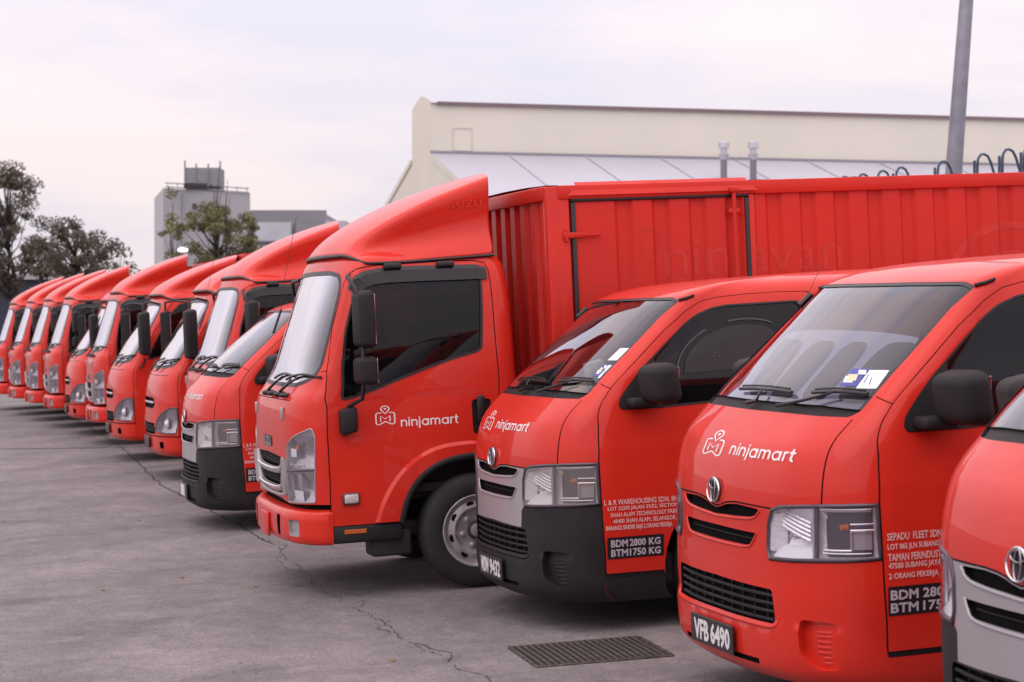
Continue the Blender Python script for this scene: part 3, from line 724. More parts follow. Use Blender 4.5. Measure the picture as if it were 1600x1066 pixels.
        bm = bmesh.new(); bm_box(bm, (0, 0, 0), (.006, .19, .165), .002); bmesh.ops.transform(bm, matrix=rm, verts=bm.verts); bmesh.ops.translate(bm, vec=(.688, side * .972 - side*.016, 1.292), verts=bm.verts); from_bm('mirror_glass', bm, CHROME, mr_)
        bm = bmesh.new(); bm_box(bm, (.575, side * .855, 1.195), (.15, .12, .05), .018); auto_smooth(from_bm('arm', bm, BLACKP, mr_), 60)
    # wipers
    for (y0, ya, yb, z0, za, zb) in ((-.05, .24, -.26, 1.252, 1.292, 1.296), (-.33, -.40, -.70, 1.252, 1.300, 1.302)):
        wr = empty('wiper'); wr.parent = root
        def wp(y, z, off):
            s_, v_ = S.f(abs(y), z); q = (S.at(s_, v_) + S.nrm(s_, v_) * off)[0]; return (q[0], q[1] * (1 if y > 0 else -1), q[2])
        tube('arm', [wp(y0 + .10, 1.244, .012), wp(y0, z0, .02), wp((y0 + .5*(ya+yb))*.5, 1.272, .022), wp(.5*(ya+yb), .5*(za+zb), .022)], [.010, .008, .006, .005], TRIM, wr, 6)
        tube('blade', [wp(ya + (yb-ya)*t, za + (zb-za)*t + .006*math.sin(t*3.1), .012) for t in np.linspace(0, 1, 7)], .008, TRIM, wr, 6)
        tube('blade_spine', [wp(ya + (yb-ya)*t, za + .008 + (zb-za)*t + .007*math.sin(t*3.1), .018) for t in np.linspace(.05, .95, 7)], .005, TRIM, wr, 6)
    # drip moulding at the top corner, antenna on the far pillar
    for side in (-1, 1):
        Q = surf_pts(S, sv(S, spts((.868, 1.712), (.91, 1.722), (.95, 1.735))), .008, side); tube('corner_moulding', Q, .008, TRIM, root, 6)
    Q = surf_pts(S, sv(S, spts((.80, 1.655))), .01, 1)[0]
    an = empty('antenna'); an.parent = root
    tube('rod', [tuple(Q), (Q[0] + .10, Q[1] + .01, Q[2] + .17)], .0014, TRIM, an, 5); tube('mount', [tuple(Q - [.03, 0, .02]), tuple(Q + [.03, 0, .03])], .012, TRIM, an, 6)
    # door handle
    for k, side in enumerate((-1, 1)):
        bm = bmesh.new(); bm_box(bm, (1.50, side * .845, .98), (.20, .03, .04), .012); auto_smooth(from_bm('handle', bm, TRIM, drs[k]), 50)
    # cabin
    ca = empty('cabin'); ca.parent = root
    auto_smooth(box('dashboard', (.68, 0, 1.06), (.36, 1.40, .26), INTER, ca, .06), 50)
    auto_smooth(box('dash_top', (.52, 0, 1.17), (.42, 1.26, .05), SEAT, ca, .02), 50)
    box('cabin_floor', (1.2, 0, .55), (1.5, 1.5, .05), INTER, ca); box('bulkhead', (1.78, 0, 1.15), (.04, 1.4, 1.2), INTER, ca)
    for y in (-.42, .42):
        box('seat', (1.25, y, .95), (.5, .5, .18), SEAT, ca, .06)
        box('seat_back', (1.52, y, 1.27), (.14, .5, .62), SEAT, ca, .06, Matrix.Rotation(R(12), 3, 'Y')); box('headrest', (1.60, y, 1.60), (.10, .27, .17), SEAT, ca, .045)
    st = [(.86 + .04*math.cos(t), .42 + .18*math.cos(t), 1.22 + .17*math.sin(t)) for t in np.linspace(0, 2*math.pi, 24, endpoint=False)]; tube('steering_wheel', st, .014, INTER, ca, 6, True)
    # under body and wheels
    box('underbody', (2.45, 0, .31), (3.9, 1.42, .16), DARKST, root, .02); box('inner_arch', (1.09, 0, .52), (.86, 1.1, .5), DARKST, root)
    box('inner_arch', (3.62, 0, .52), (.86, 1.1, .5), DARKST, root)
    for x in (1.09, 3.62):
        for side in (-1, 1): wheel(root, (x, side * .725, .33), .33, .19, .205, side)
    return root, C

def van_lettering(root, plate, side_lines, sign, logo_y=.14):
    S = SV
    # plate
    pl = empty('number_plate'); pl.parent = root
    bm = bmesh.new(); bm_box(bm, (-.026, 0, .298), (.010, .435, .120), .003); from_bm('plate_base', bm, PLATE, pl)
    if plate:
        a, b = plate; V, F = text_fit(a, .155, .088, .05); lay('plate_characters', (V, F), on_plane((-.0322, .178, .254), (0, -1, 0), (0, 0, 1)), PLTXT, pl)
        V, F = text_fit(b, .20, .088, .05); lay('plate_characters', (V, F), on_plane((-.0322, .005, .254), (0, -1, 0), (0, 0, 1)), PLTXT, pl)
    # hood mark and word
    if logo_y is None: return
    lg = empty('hood_lettering'); lg.parent = root
    V, F = brand_mark(); V = V * [.185, .068, 1]; V[:, 0] += .02; lay('brand_mark', (V, F), on_front(S, logo_y, 1.068, .0015), WHITE, lg)
    V, F = brand_word(.50, .036); lay('brand_word', (V, F), on_front(S, logo_y - .20, 1.050, .0015), WHITE, lg)
    # sign and address on the door
    if side_lines:
        ad = empty('door_lettering'); ad.parent = root
        for (txt, x, z, w_, h, sl_) in side_lines:
            V, F = text_fit(txt, w_, h, .02); lay('address_line', (V, F), on_side(S, x, z, .003, sl_), PINKW, ad)
    if sign:
        x, z, w_, h, l1, l2 = sign
        g = empty('weight_sign'); g.parent = root
        V = np.array([(w_*i/8, h*j) for j in (0, 1) for i in range(9)]); lay('sign_film', (V, [(i, i+1, i+10, i+9) for i in range(8)]), on_side(S, x, z, .0025), SIGNBLK, g)
        for t_, zz in ((l1, z + h*.54), (l2, z + h*.10)):
            for (word, fx, fw) in t_:
                V, F = text_fit(word, w_*fw, h*.34, .045); lay('sign_characters', (V, F), on_side(S, x + w_*fx, zz, .0045), SIGNTXT, g)
def recolour(root, names, m):
    for o in root.children:
        if o.name.split('.')[0] in names:
            o.data = o.data.copy(); o.data.materials.clear(); o.data.materials.append(m)
            for c in o.children:
                if c.type == 'MESH' and c.name.startswith('recess_rib'):
                    c.data = c.data.copy(); c.data.materials.clear(); c.data.materials.append(m)
def place(root, X, Y, Z, yaw=0., pitch=.045, roll=0.):
    root.location = (X, Y, Z + CAM_H); root.rotation_euler = (roll, -pitch, yaw)
# ---------------------------------------------------------------- light truck with tall cab (squarer nose)
SI = Surf(ISZ_LEVELS, G_ISZ, rear=.10, g2=[0, .04, .15, .28, .45, .63, .82, 1.0], zb=(1.22, 1.42))
BUMP_LEVELS = _lv([(.318, -.06, .14, .83, 1.0), (.333, -.098, .115, .85, 1.0), (.36, -.105, .11, .853, 1.0), (.43, -.108, .11, .853, 1.0), (.48, -.106, .11, .853, 1.0), (.512, -.098, .115, .85, 1.0), (.530, -.075, .135, .838, 1.0), (.535, -.03, .16, .80, 1.0)])
G_BUMP = [0, .01, .06, .15, .32, .54, .80, 1.0]
SB = Surf(BUMP_LEVELS, G_BUMP, zref=.42)
def deflector(root, m, name='roof_deflector', rise=1.0, dz=0., dx=0., emboss=False):
    """fairing over the cab: crowned top, inset cheeks, flange along the base"""
    d = empty(name); d.parent = root
    xc = np.array([.285, .335, .42, .51, .62, .76, .90, 1.07, 1.23, 1.335]); zc = np.array([2.064, 2.135, 2.200, 2.252, 2.310, 2.374, 2.426, 2.482, 2.530, 2.552])
    xs = np.array([.345, .415, .485, .56, .655, .79, .92, 1.07, 1.20, 1.255]); zs = np.interp(xs, [.345, .40, .497, .638, .903, 1.256], [2.060, 2.118, 2.185, 2.267, 2.385, 2.504])
    ysh = np.array([.56, .575, .61, .655, .685, .70, .70, .70, .70, .70]); xb = np.array([.46, .50, .55, .62, .70, .82, .94, 1.08, 1.20, 1.248]); zb = np.interp(xb, [.46, .7, 1.25], [2.004, 2.004, 2.026])
    zc, zs = 2.064 + (zc - 2.064)*rise, 2.060 + (zs - 2.060)*rise
    fr = [0, .25, .5, .72, .86, .94, 1.0]; rows = []
    for i in range(len(xc)):
        row = []
        for f in fr:
            row.append((xc[i] + (xs[i] - xc[i])*f**2.2, ysh[i]*f, zc[i] + (zs[i] - zc[i])*f**3.0))
        h = zs[i] - zb[i]; t = np.clip(h/.35, 0, 1)
        for k, u in enumerate(np.linspace(1/8, 1, 8)):
            if i == 0:
                row.append((xs[0] + (xb[0] - xs[0])*u**1.3, .56 + .222*math.sin(u*1.571), zs[0] + (zb[0] - zs[0])*u*u*(3 - 2*u)))
            else:
                g_ = 1 - (u**1.15); bul = np.interp(u, [0, .12, .3, .55, .72, .82, .92, 1], [0, .014, .010, -.012*t, -.010*t + .005, .03, .07, .082]); yb_ = .782 - ysh[i]
                row.append((xs[i] + (xb[i] - xs[i])*u, ysh[i] + bul*yb_/.082 if bul > .02 else ysh[i] + bul + (yb_ - .082)*u, zb[i] + h*g_))
        rows.append(row)
    nc = len(rows[0]); n = len(rows); V = np.array([p for r_ in rows for p in r_]) + [dx, 0, dz]
    F = [(i*nc + j, (i+1)*nc + j, (i+1)*nc + j+1, i*nc + j+1) for i in range(n-1) for j in range(nc-1)]
    L = V*[1, -1, 1]; k = len(V); VV = np.vstack([V, L]); FF = [f[::-1] for f in F] + [tuple(q + k for q in f) for f in F]
    bm = bmesh.new(); vs = [bm.verts.new(v) for v in VV]
    for f in FF: bm.faces.new([vs[q] for q in f])
    bmesh.ops.remove_doubles(bm, verts=bm.verts, dist=.0005); bmesh.ops.recalc_face_normals(bm, faces=bm.faces)
    o = from_bm('fairing_shell', bm, m, d, True)
    md = o.modifiers.new('s', 'SUBSURF'); md.levels = 2; md.render_levels = 2
    so_ = o.modifiers.new('t', 'SOLIDIFY'); so_.thickness = .014; so_.offset = -1
    # rubber strip along the base
    line = np.array([V[j] for j in range(nc)] + [V[i*nc + nc - 1] for i in range(1, n)]) - [0, 0, .008]; line = np.vstack([(line*[1, -1, 1])[::-1], line[1:]])
    tube('base_strip', line, .0105, TRIM, d, 6)
    if emboss:
        V_, F_ = text_fit('ISUZU', .22, .042, .0); lay('embossed_letters', (V_, F_), on_plane((.985, -.7155, 2.315), (1, .0, .03), (-.03, -.03, 1)), m, d)
    return d, V, nc

def make_box(root, full=True, x0=1.56, x1=5.7, z0=.86, z1=2.42, hw=.94):
    """steel cargo box with pressed ribs, side door and top rails"""
    b = empty('cargo_box'); b.parent = root
    # side pressing profile along x: (x, depth)
    def pressed(a, c, pitch, first):
        P = [(a, 0.)]; x = first
        while x + pitch * .5 < c:
            P += [(x, 0.), (x + .025, -.024), (x + pitch*.5 - .025, -.024), (x + pitch*.5, 0.)]; x += pitch
        return P + [(c, 0.)]
    zt = z1 - .085
    for side in (-1, 1):
        runs = ((2.93, x1 - .06, .235, 3.0), (1.72, 2.86, .245, 1.99)) if side < 0 else ((x0 + .1, x1 - .06, .235, x0 + .2),)
        for a, c, p, f0 in runs:
            P = pressed(a, c, p, f0); V = []; F = []
            for x, dd in P:
                V += [(x, side * (hw + dd), z0 + .06), (x, side * (hw + dd), zt)]
            for i in range(len(P) - 1): F.append((2*i, 2*i+2, 2*i+3, 2*i+1) if side < 0 else (2*i, 2*i+1, 2*i+3, 2*i+2))
            is_door = side < 0 and a < 2
            pydata('side_door' if is_door else 'side_panel', V, F, REDBOX, b)
            for i in range(len(P) - 1):
                pass
        # caps behind the pressings so no light shows through
        pydata('side_backing', [(x0, side*(hw-.028), z0), (x1, side*(hw-.028), z0), (x1, side*(hw-.028), z1 - .01), (x0, side*(hw-.028), z1 - .01)], [(0, 1, 2, 3) if side < 0 else (3, 2, 1, 0)], REDBOX, b)
        box('top_rail', ((2.93 + x1)/2 if side < 0 else (x0+x1)/2, side*(hw-.004), z1 - .042), (x1 - 2.93 if side < 0 else x1-x0, .044, .088), REDBOX, b, .006)
        box('bottom_rail', ((x0+x1)/2, side*(hw-.008), z0 + .03), (x1-x0, .05, .09), REDBOX, b, .006)
    # front wall pressed likewise
    Y = np.linspace(-hw + .07, hw - .07, 9); V = []; F = []; P = []
    for i in range(8):
        y, y2 = Y[i], Y[i+1]; q = (y2 - y)
        P += [(y, 0), (y + q*.42, 0), (y + q*.5, .03), (y + q*.92, .03)]
    P.append((Y[-1], 0))
    for y, dd in P: V += [(x0 + dd, y, z0), (x0 + dd, y, zt)]
    for i in range(len(P) - 1): F.append((2*i, 2*i+1, 2*i+3, 2*i+2))
    pydata('front_wall', V, F, REDBOX, b)
    box('front_rail', (x0 + .01, 0, z1 - .042), (.06, 2*hw - .1, .088), REDBOX, b, .006)
    for side in (-1, 1): box('corner_post', (x0 + .045, side*(hw-.038), (z0+z1)/2 - .005), (.11, .09, z1 - z0 + .01), REDBOX, b, .012)
    # roof with slight crown, seams across
    V = []; F = []; nx = 24
    for i in range(nx + 1):
        x = x0 + (x1-x0)*i/nx
        for y, zz in ((-hw, 0), (-.5, .012), (0, .016), (.5, .012), (hw, 0)): V.append((x, y, z1 + zz + (.006 if i % 4 == 0 else 0)))
    for i in range(nx):
        for j in range(4): F.append((i*5+j, (i+1)*5+j, (i+1)*5+j+1, i*5+j+1))
    pydata('roof', V, F, REDBOX, b)
    pydata('rear_wall', [(x1, -hw, z0), (x1, hw, z0), (x1, hw, z1), (x1, -hw, z1)], [(0, 1, 2, 3)], REDBOX, b)
    box('floor', ((x0+x1)/2, 0, z0 - .03), (x1-x0, 2*hw - .06, .10), DARKST, b)
    if full:
        # door surround, gutter and fittings
        y = -hw - .004
        box('door_header', (2.29, -hw + .008, z1 - .040), (1.33, .052, .084), REDBOX, b, .005)
        pydata('rain_gutter', [(1.74, y - .002, z1 + .0), (2.88, y - .002, z1 + .0), (2.94, y - .028, z1 - .062), (1.68, y - .028, z1 - .062), (1.74, y + .03, z1 + .022), (2.88, y + .03, z1 + .022)], [(3, 2, 1, 0), (0, 1, 5, 4)], REDBOX, b)
        sx0, sx1, sz = 1.705, 2.885, z1 - .075
        def seal(c, s): box('door_seal', c, s, TRIM, b, .006)
        seal(((sx0+sx1)/2, y, sz - .013), (sx1 - sx0, .018, .027)); seal((sx0 + .014, y, (z0 + sz)/2 - .014), (.028, .018, sz - z0 - .03)); seal((sx1 - .014, y, (z0+sz)/2 - .014), (.028, .018, sz - z0 - .03))
        box('door_post', (1.655, -hw + .006, (z0+zt)/2 + .03), (.075, .03, zt - z0 + .06), REDBOX, b, .004); box('door_post', (2.905, -hw + .006, (z0+zt)/2), (.04, .03, zt - z0), REDBOX, b, .004)
        for z in (2.115, 1.25):
            h_ = empty('hinge'); h_.parent = b
            bm = bmesh.new(); bm_box(bm, (1.765, y - .016, z), (.24, .014, .042), .005)
            for v in bm.verts:
                if v.co.x > 1.80: v.co.z = z + (v.co.z - z) * .35
            auto_smooth(from_bm('strap', bm, REDBOX, h_), 50); tube('pin', [(1.665, y - .014, z - .035), (1.665, y - .014, z + .035)], .012, REDBOX, h_, 8)
        lk = empty('locking_bar'); lk.parent = b
        tube('bar', [(2.775, y - .026, z0 + .1), (2.775, y - .026, z1 - .045)], .014, REDBOX, lk, 10)
        box('keeper', (2.775, y - .03, z1 - .055), (.06, .03, .035), REDBOX, lk, .006); box('bracket', (2.775, y - .018, z1 - .19), (.075, .03, .03), REDBOX, lk, .006)
        # ghosts of removed lettering
        prof = dict(); xr_, dr_ = [], []
        for a_, c_, p_, f0_ in ((1.72, 2.86, .245, 1.99), (2.93, x1 - .06, .235, 3.0)):
            for x_, d_ in pressed(a_, c_, p_, f0_): xr_.append(x_); dr_.append(d_)
        def ghost(nm, VF, ox, oz):
            """lettering follows the pressed ribs, cut where the sheet bends"""
            V_, F_ = VF; bm = bmesh.new(); vs = [bm.verts.new((ox + q[0], 0, oz + q[1])) for q in V_]
            for f in F_:
                try: bm.faces.new([vs[i] for i in f])
                except ValueError: pass
            for x_ in xr_: bmesh.ops.bisect_plane(bm, geom=bm.verts[:] + bm.edges[:] + bm.faces[:], plane_co=(x_, 0, 0), plane_no=(1, 0, 0))
            for q in bm.verts: q.co.y = -(hw + float(np.interp(q.co.x, xr_, dr_))) - .002
            from_bm(nm, bm, GHOST, b)
        ghost('faded_lettering', text_fit('ninjavan', 1.22, .31, 0.), 2.31, 1.76)
        pin = arc((0, .19), .085, -40, 220, 20) + [(0, .03)]
        ghost('faded_pin', strokes([{'p': pin, 'closed': True}, {'p': arc((0, .19), .062, 0, 345, 23), 'closed': True}], .008), 2.215, 1.88)
        for r_, w__ in ((.48, .05), (.30, .03)): ghost('faded_ring', strokes([arc((0, 0), r_, 10, 170, 40)], w__), 4.72, 1.60)
    return b

def chassis(root, fx=1.04, rx=4.35, wz=.345, wy=.79, wr=.345):
    c = empty('chassis'); c.parent = root
    for s in (-1, 1): box('frame_rail', (3.0, s*.36, .62), (5.4, .08, .18), DARKST, c)
    box('engine_block', (.75, 0, .60), (1.0, .62, .40), DARKST, c, .03); box('front_axle', (fx, 0, wz), (.12, 1.4, .12), DARKST, c, .02); box('rear_axle', (rx, 0, wz), (.16, 1.3, .16), DARKST, c, .02)
    box('fuel_tank', (2.4, -.62, .55), (.8, .38, .36), DARKST, c, .05); box('side_guard', (3.2, .72, .60), (1.4, .05, .14), DARKST, c)
    box('inner_arch', (fx, 0, .74), (.9, 1.18, .40), DARKST, c); box('shadow_plate', (.55, 0, .36), (.9, 1.2, .10), DARKST, c, .02); box('gearbox', (1.9, 0, .48), (1.2, .7, .3), DARKST, c, .04)  # belly plate added to block light and deepen the shadow underneath
    for s in (-1, 1):
        wheel(root, (fx, s*wy, wz), wr, .19, .215, s, 'truck')
        wheel(root, (rx, s*(wy + .02), wz), wr, .19, .215, s, 'truck')
    return c

def tall_mirror(root, S, side, main, small, arm_pts):
    m_ = empty('side_mirror'); m_.parent = root
    for nm, (cx, cy, cz, sx_, sy_, sz_) in (('main_housing', main), ('wide_angle_housing', small)):
        if cx is None: continue
        bm = bmesh.new(); bm_box(bm, (0, 0, 0), (sx_, sy_, sz_), .034, None, 4)
        for v in bm.verts:
            if v.co.x < 0: v.co.y *= .9; v.co.z *= .95
        bmesh.ops.transform(bm, matrix=Matrix.Rotation(R(-10*side), 4, 'Z'), verts=bm.verts); bmesh.ops.translate(bm, vec=(cx, side*cy, cz), verts=bm.verts)
        auto_smooth(from_bm(nm, bm, BLACKP, m_), 60)
        bm = bmesh.new(); bm_box(bm, (sx_*.5 - .006, 0, 0), (.006, sy_*.84, sz_*.86), .002); bmesh.ops.transform(bm, matrix=Matrix.Rotation(R(-10*side), 4, 'Z'), verts=bm.verts); bmesh.ops.translate(bm, vec=(cx, side*cy, cz), verts=bm.verts); from_bm('mirror_glass', bm, CHROME, m_)
    for P in arm_pts: tube('stay', [(x, side*y, z) for x, y, z in P], .013, TRIM, m_, 8)
    return m_

def build_truck():
    S = SI; root = empty('cargo_truck'); O = {}
    seam_f = spts((.152, .445), (.148, .70), (.146, .92), (.150, 1.15), (.168, 1.365), (.225, 1.62), (.315, 1.89), (.345, 1.94), (.39, 1.968), (.50, 1.982), (.857, 1.991), (1.12, 1.989), (1.18, 1.972), (1.20, 1.93), (1.215, 1.6), (1.226, 1.34), (1.224, 1.176), (1.215, .98), (1.205, .815))
    archp = spts((1.205, .815), (1.043, .812), (.889, .798), (.748, .738), (.660, .655), (.605, .555), (.575, .435))
    O['door'] = sv(S, seam_f + archp[1:]); O['seam'] = sv(S, seam_f)
    O['void'] = sv(S, archp + spts((.57, .43), (1.45, .43), (1.45, .60), (1.33, .76)))
    O['window'] = fillet(sv(S, spts((.245, 1.178), (.237, 1.232), (.256, 1.42), (.285, 1.607), (.345, 1.80), (.40, 1.90), (.48, 1.945), (1.12, 1.945), (1.152, 1.92), (1.150, 1.70), (1.133, 1.45), (1.10, 1.427), (.949, 1.393), (.779, 1.342), (.56, 1.27), (.346, 1.198))), .018)
    O['ws'] = fillet(sv(S, [('sv', -.3, S.v(1.258)), ('f', .50, 1.264), ('f', .65, 1.285), ('f', .735, 1.322), ('f', .763, 1.385), ('f', .742, 1.636), ('f', .720, 1.83), ('f', .690, 1.90), ('f', .63, 1.945), ('f', .448, 1.965), ('sv', -.3, S.v(1.972))]), .05, 5)
    hl = fpts((.819, 1.029), (.833, .969), (.828, .77), (.818, .575), (.492, .561), (.512, .60), (.538, .751), (.558, .922), (.66, .972), (.75, 1.001))
    O['headlight'] = fillet(sv(S, hl), .02); O['hl_lower'] = sv(S, fpts((.50, .55), (.84, .55), (.84, .772), (.50, .752)))
    O['grille'] = np.vstack([[(0, S.v(.848))], sv(S, fpts((.28, .842), (.531, .828), (.528, .72), (.50, .62), (.443, .598), (.25, .588))), [(0, S.v(.586))]])
    O['lower_gap'] = np.vstack([[(0, 0)], sv(S, fpts((.84, .435))), sv(S, spts((.150, .44), (.150, .562))), sv(S, fpts((.82, .566), (.49, .556), (.3, .575))), [(0, S.v(.580))]])
    O['panel_line'] = sv(S, fpts((0, 1.188), (.38, 1.188), (.578, 1.186))); O['pillar_seam'] = sv(S, [('f', .772, 1.356), ('s', .166, 1.362)])
    O['handle'] = fillet(sv(S, spts((1.045, 1.142), (1.172, 1.142), (1.135, .928), (1.050, .928))), .03)
    flare = np.array([(.426, .44), (.455, .53), (.52, .65), (.611, .754), (.71, .822), (.824, .867), (.94, .880), (1.054, .883), (1.25, .885)])
    flv = sv(S, [('s', a, b) for a, b in flare]); flv = chaikin(flv[:-1], 2, False); arv = chaikin(sv(S, archp), 2, False)
    fa, fb = ribbon(flv, .020); fpoly = lambda L: np.vstack([L, [S.sd(1.2, .88)], arv])
    panels = [('door', O['door']), ('door', fpoly(fa)), ('door', fpoly(fb)), ('headlight', O['headlight']), ('grille', O['grille']), ('lower_gap', O['lower_gap']), ('window_frame', O['window']), ('window', inset(O['window'], .018)),
              ('windscreen_border', O['ws']), ('windscreen', inset(O['ws'], .026)), ('handle', O['handle']), ('void', O['void'])]
    C = Cut(S, panels, [O['seam'], (O['panel_line'], .006), (O['pillar_seam'], .005)], smax=None, step=.045, side=.045)
    fl = flv; ap = arv
    def flare_off(P, s):
        A = dens(fl, .008, False); d = np.sqrt(((s[:, None, :] - A[None])**2).sum(2)); j = d.argmin(1); dm = d.min(1)
        below = (s[:, 1] < A[j, 1] + 1e-6) & (s[:, 0] > S.sd(.43, .44)[0]); inside = pip(s, np.vstack([fl, sv(S, spts((1.25, .885), (1.25, .43), (.43, .43)))]))
        t = np.clip(np.where(inside, dm, -dm) / .020 + .5, 0, 1); return .020 * t * t * (3 - 2*t)
    C.emit('cab_shell', 'shell', RED, root); drs = C.emit('door', 'door', RED, root, 'pair', off=flare_off)
    C.emit('panel_gaps', 'gap', GAP, root, off=-.008); C.emit('front_void', 'lower_gap', VOID, root, off=-.03, wall=0.)
    C.emit('interior_lining', ('shell', 'door', 'window_frame', 'windscreen_border', 'grille', 'lower_gap', 'headlight', 'handle', 'gap'), INTER, root, off=-.06, flip=True)
    C.emit('windscreen', 'windscreen', GLASST, root, off=-.004); C.emit('windscreen_seal', 'windscreen_border', TRIM, root, off=.002, wall=-.01)
    for d in (C.emit('window_seal', 'window_frame', TRIM, root, 'pair', off=.003, wall=-.012), C.emit('window_pane', 'window', GLASSD, root, 'pair', off=-.010), C.emit('handle_cup', 'handle', TRIM, root, 'pair', off=-.022, wall=0.)):
        for k, q in enumerate(d): q.parent = drs[k]
    # wheel-arch lip
    for k, side in enumerate((-1, 1)):
        Q = surf_pts(S, dens(ap, .03, False), .006, side); Q[:, 2] -= .008
        tube('arch_lip', Q, .024, BLACKP, drs[k], 8)
        bm = bmesh.new(); bm_box(bm, (1.10, side*.862, 1.085), (.05, .018, .16), .008); auto_smooth(from_bm('handle', bm, TRIM, drs[k]), 50)
        # rain visor above the window
        top = sv(S, spts((.325, 1.86), (.365, 1.92), (.43, 1.952), (.52, 1.964), (.70, 1.970), (1.12, 1.964), (1.185, 1.945))); lowl = sv(S, spts((.36, 1.80), (.41, 1.842), (.47, 1.864), (.56, 1.872), (.75, 1.874), (1.12, 1.872), (1.185, 1.868)))
        a, b = dens(top, .03, False), dens(lowl, .03, False); n = 40
        ra = np.array([a[min(len(a)-1, int(i*(len(a)-1)/(n-1) + .5))] for i in range(n)]); rb = np.array([b[min(len(b)-1, int(i*(len(b)-1)/(n-1) + .5))] for i in range(n)])
        A, B = surf_pts(S, ra, .004, side), surf_pts(S, rb, .016, side); M_ = surf_pts(S, (ra*.75 + rb*.25), .013, side)
        V = np.vstack([A, M_, B]); F = []
        for i in range(n - 1):
            for q in (0, n): F.append((q+i, q+i+1, q+n+i+1, q+n+i) if side > 0 else (q+i, q+n+i, q+n+i+1, q+i+1))
        o = pydata('rain_visor', V, F, TRIM, drs[k], False); so_ = o.modifiers.new('t', 'SOLIDIFY'); so_.thickness = .004
        for x in (.60, .93) if True else ():
            q = surf_pts(S, sv(S, spts((x, 1.968))), .022, side)[0]; bm = bmesh.new(); bm_box(bm, tuple(q), (.11, .03, .034), .008); auto_smooth(from_bm('visor_clip', bm, TRIM, drs[k]), 50)
        # side marker lamp
        q = surf_pts(S, sv(S, spts((.270, .590))), .006, side)[0]; ml = empty('side_marker'); ml.parent = root
        bm = bmesh.new(); bm_box(bm, tuple(q), (.105, .03, .072), .010); auto_smooth(from_bm('bezel', bm, LAMPDARK, ml), 50); bm = bmesh.new(); bm_box(bm, (q[0], q[1] + side*.006, q[2]), (.088, .03, .056), .010); auto_smooth(from_bm('lens', bm, mat('marker_lens', (.66, .56, .55), rough=.12, noise=.3, nscale=40), ml), 50)
        # step below the door, reflector
        bm = bmesh.new(); bm_box(bm, (.365, side*.80, .375), (.43, .10, .105), .015); stp = auto_smooth(from_bm('step', bm, BLACKP, root), 50)
        bm = bmesh.new(); bm_box(bm, (.288, side*.852, .392), (.135, .008, .026), .003); from_bm('reflector', bm, mat('amber_reflector', (.50, .11, .025), rough=.3), stp)
        bm = bmesh.new(); bm_box(bm, (.52, side*.70, .30), (.25, .2, .16), .02); auto_smooth(from_bm('arch_liner', bm, DARKST, root), 50)
        # headlights
    depth = lambda P, s: -.05 * np.clip(1 - np.abs(((P[:, 2] - np.where(P[:, 2] > .765, .87, .665)) / .105))**2, .15, 1)
    hls = C.emit('headlight', 'headlight', LENS, root, 'pair', off=.003)
    bw = C.emit('reflector', 'headlight', mat('lamp_grey_reflector', (.50, .47, .50), rough=.22, metal=.8, bump=.3, bscale=40), root, 'pair', off=depth, wall=-.003)
    for k, side in enumerate((-1, 1)):
        bw[k].parent = hls[k]
        def hp(y, z, d):
            s_, v_ = S.f(y, z); q = (S.at(s_, v_) - S.nrm(s_, v_) * d)[0]; return (q[0], q[1]*side, q[2])
        tube('lamp_rim', surf_pts(S, dens(inset(O['headlight'], .004), .03), .001, side), .0045, SILVER, hls[k], 6, True)
        tube('lamp_divider', [hp(y, .757 + (y - .54)*.06, .0) for y in np.linspace(.545, .825, 7)], .008, LAMPDARK, hls[k], 6)
        for (y, z, w_, h_, mm) in ((.635, .872, .085, .050, STWHITE), (.69, .905, .04, .025, AMBER), (.66, .612, .12, .062, STWHITE), (.70, .70, .05, .09, CHROME), (.585, .69, .03, .10, CHROME)):
            V = [hp(y + a*w_/2, z + b*h_/2, .012) for a, b in ((-1, -1), (1, -1), (1, 1), (-1, 1))]; pydata('lamp_unit', V, [(0, 1, 2, 3) if side > 0 else (3, 2, 1, 0)], mm, hls[k])
        for (y, z) in ((.60, .80), (.65, .795), (.72, .80)): lathe('lamp_stud', [(-.01, 0), (-.006, .008), (.004, .008), (.004, 0)], 'x', hp(y, z, .012), CHROME, hls[k], 10)
    # grille: chrome arcs with dark mesh between
    C.emit('grille_opening', 'grille', VOID, root, off=-.035, wall=0.)
    def arcbar(zs, r_, m, off, nm):
        P = [S.f(y, z) for y, z in zs]; rail(nm, S, np.array(P), r_, m, root, off=off, join_center=True, n=8)
    arcbar([(0, .742), (.25, .745), (.38, .757), (.44, .79), (.46, .83)], .022, SILVER, -.004, 'chrome_bar'); arcbar([(0, .752), (.25, .755), (.37, .766)], .013, CHROME, .010, 'chrome_bar')
    arcbar([(0, .628), (.22, .63), (.36, .642), (.42, .68), (.45, .75)], .022, SILVER, -.004, 'chrome_bar'); arcbar([(0, .638), (.22, .640), (.35, .651)], .013, CHROME, .010, 'chrome_bar')
    arcbar([(0, .590), (.3, .594), (.46, .612)], .014, SILVER, -.006, 'chrome_bar')
    for side in (-1, 1):
        Q = surf_pts(S, dens(sv(S, fpts((.505, .825), (.50, .72), (.47, .62))), .03, False), -.004, side); tube('chrome_upright', Q, .030, SILVER, root, 8)
    for z in np.linspace(.79, .832, 4): arcbar([(0, z), (.25, z), (.43, z - .004)], .0035, BLACKP, -.012, 'grille_slat')
    for z in np.linspace(.675, .722, 4): arcbar([(0, z), (.25, z), (.40, z)], .0035, BLACKP, -.012, 'grille_slat')
    # badge
    bd = empty('maker_badge'); bd.parent = root
    fn = on_front(S, .150, .886, .004); V = np.array([(0, 0), (.30, 0), (.30, .066), (0, .066)]); lay('badge_plate', (V, [(0, 1, 2, 3)]), fn, LAMPDARK, bd)
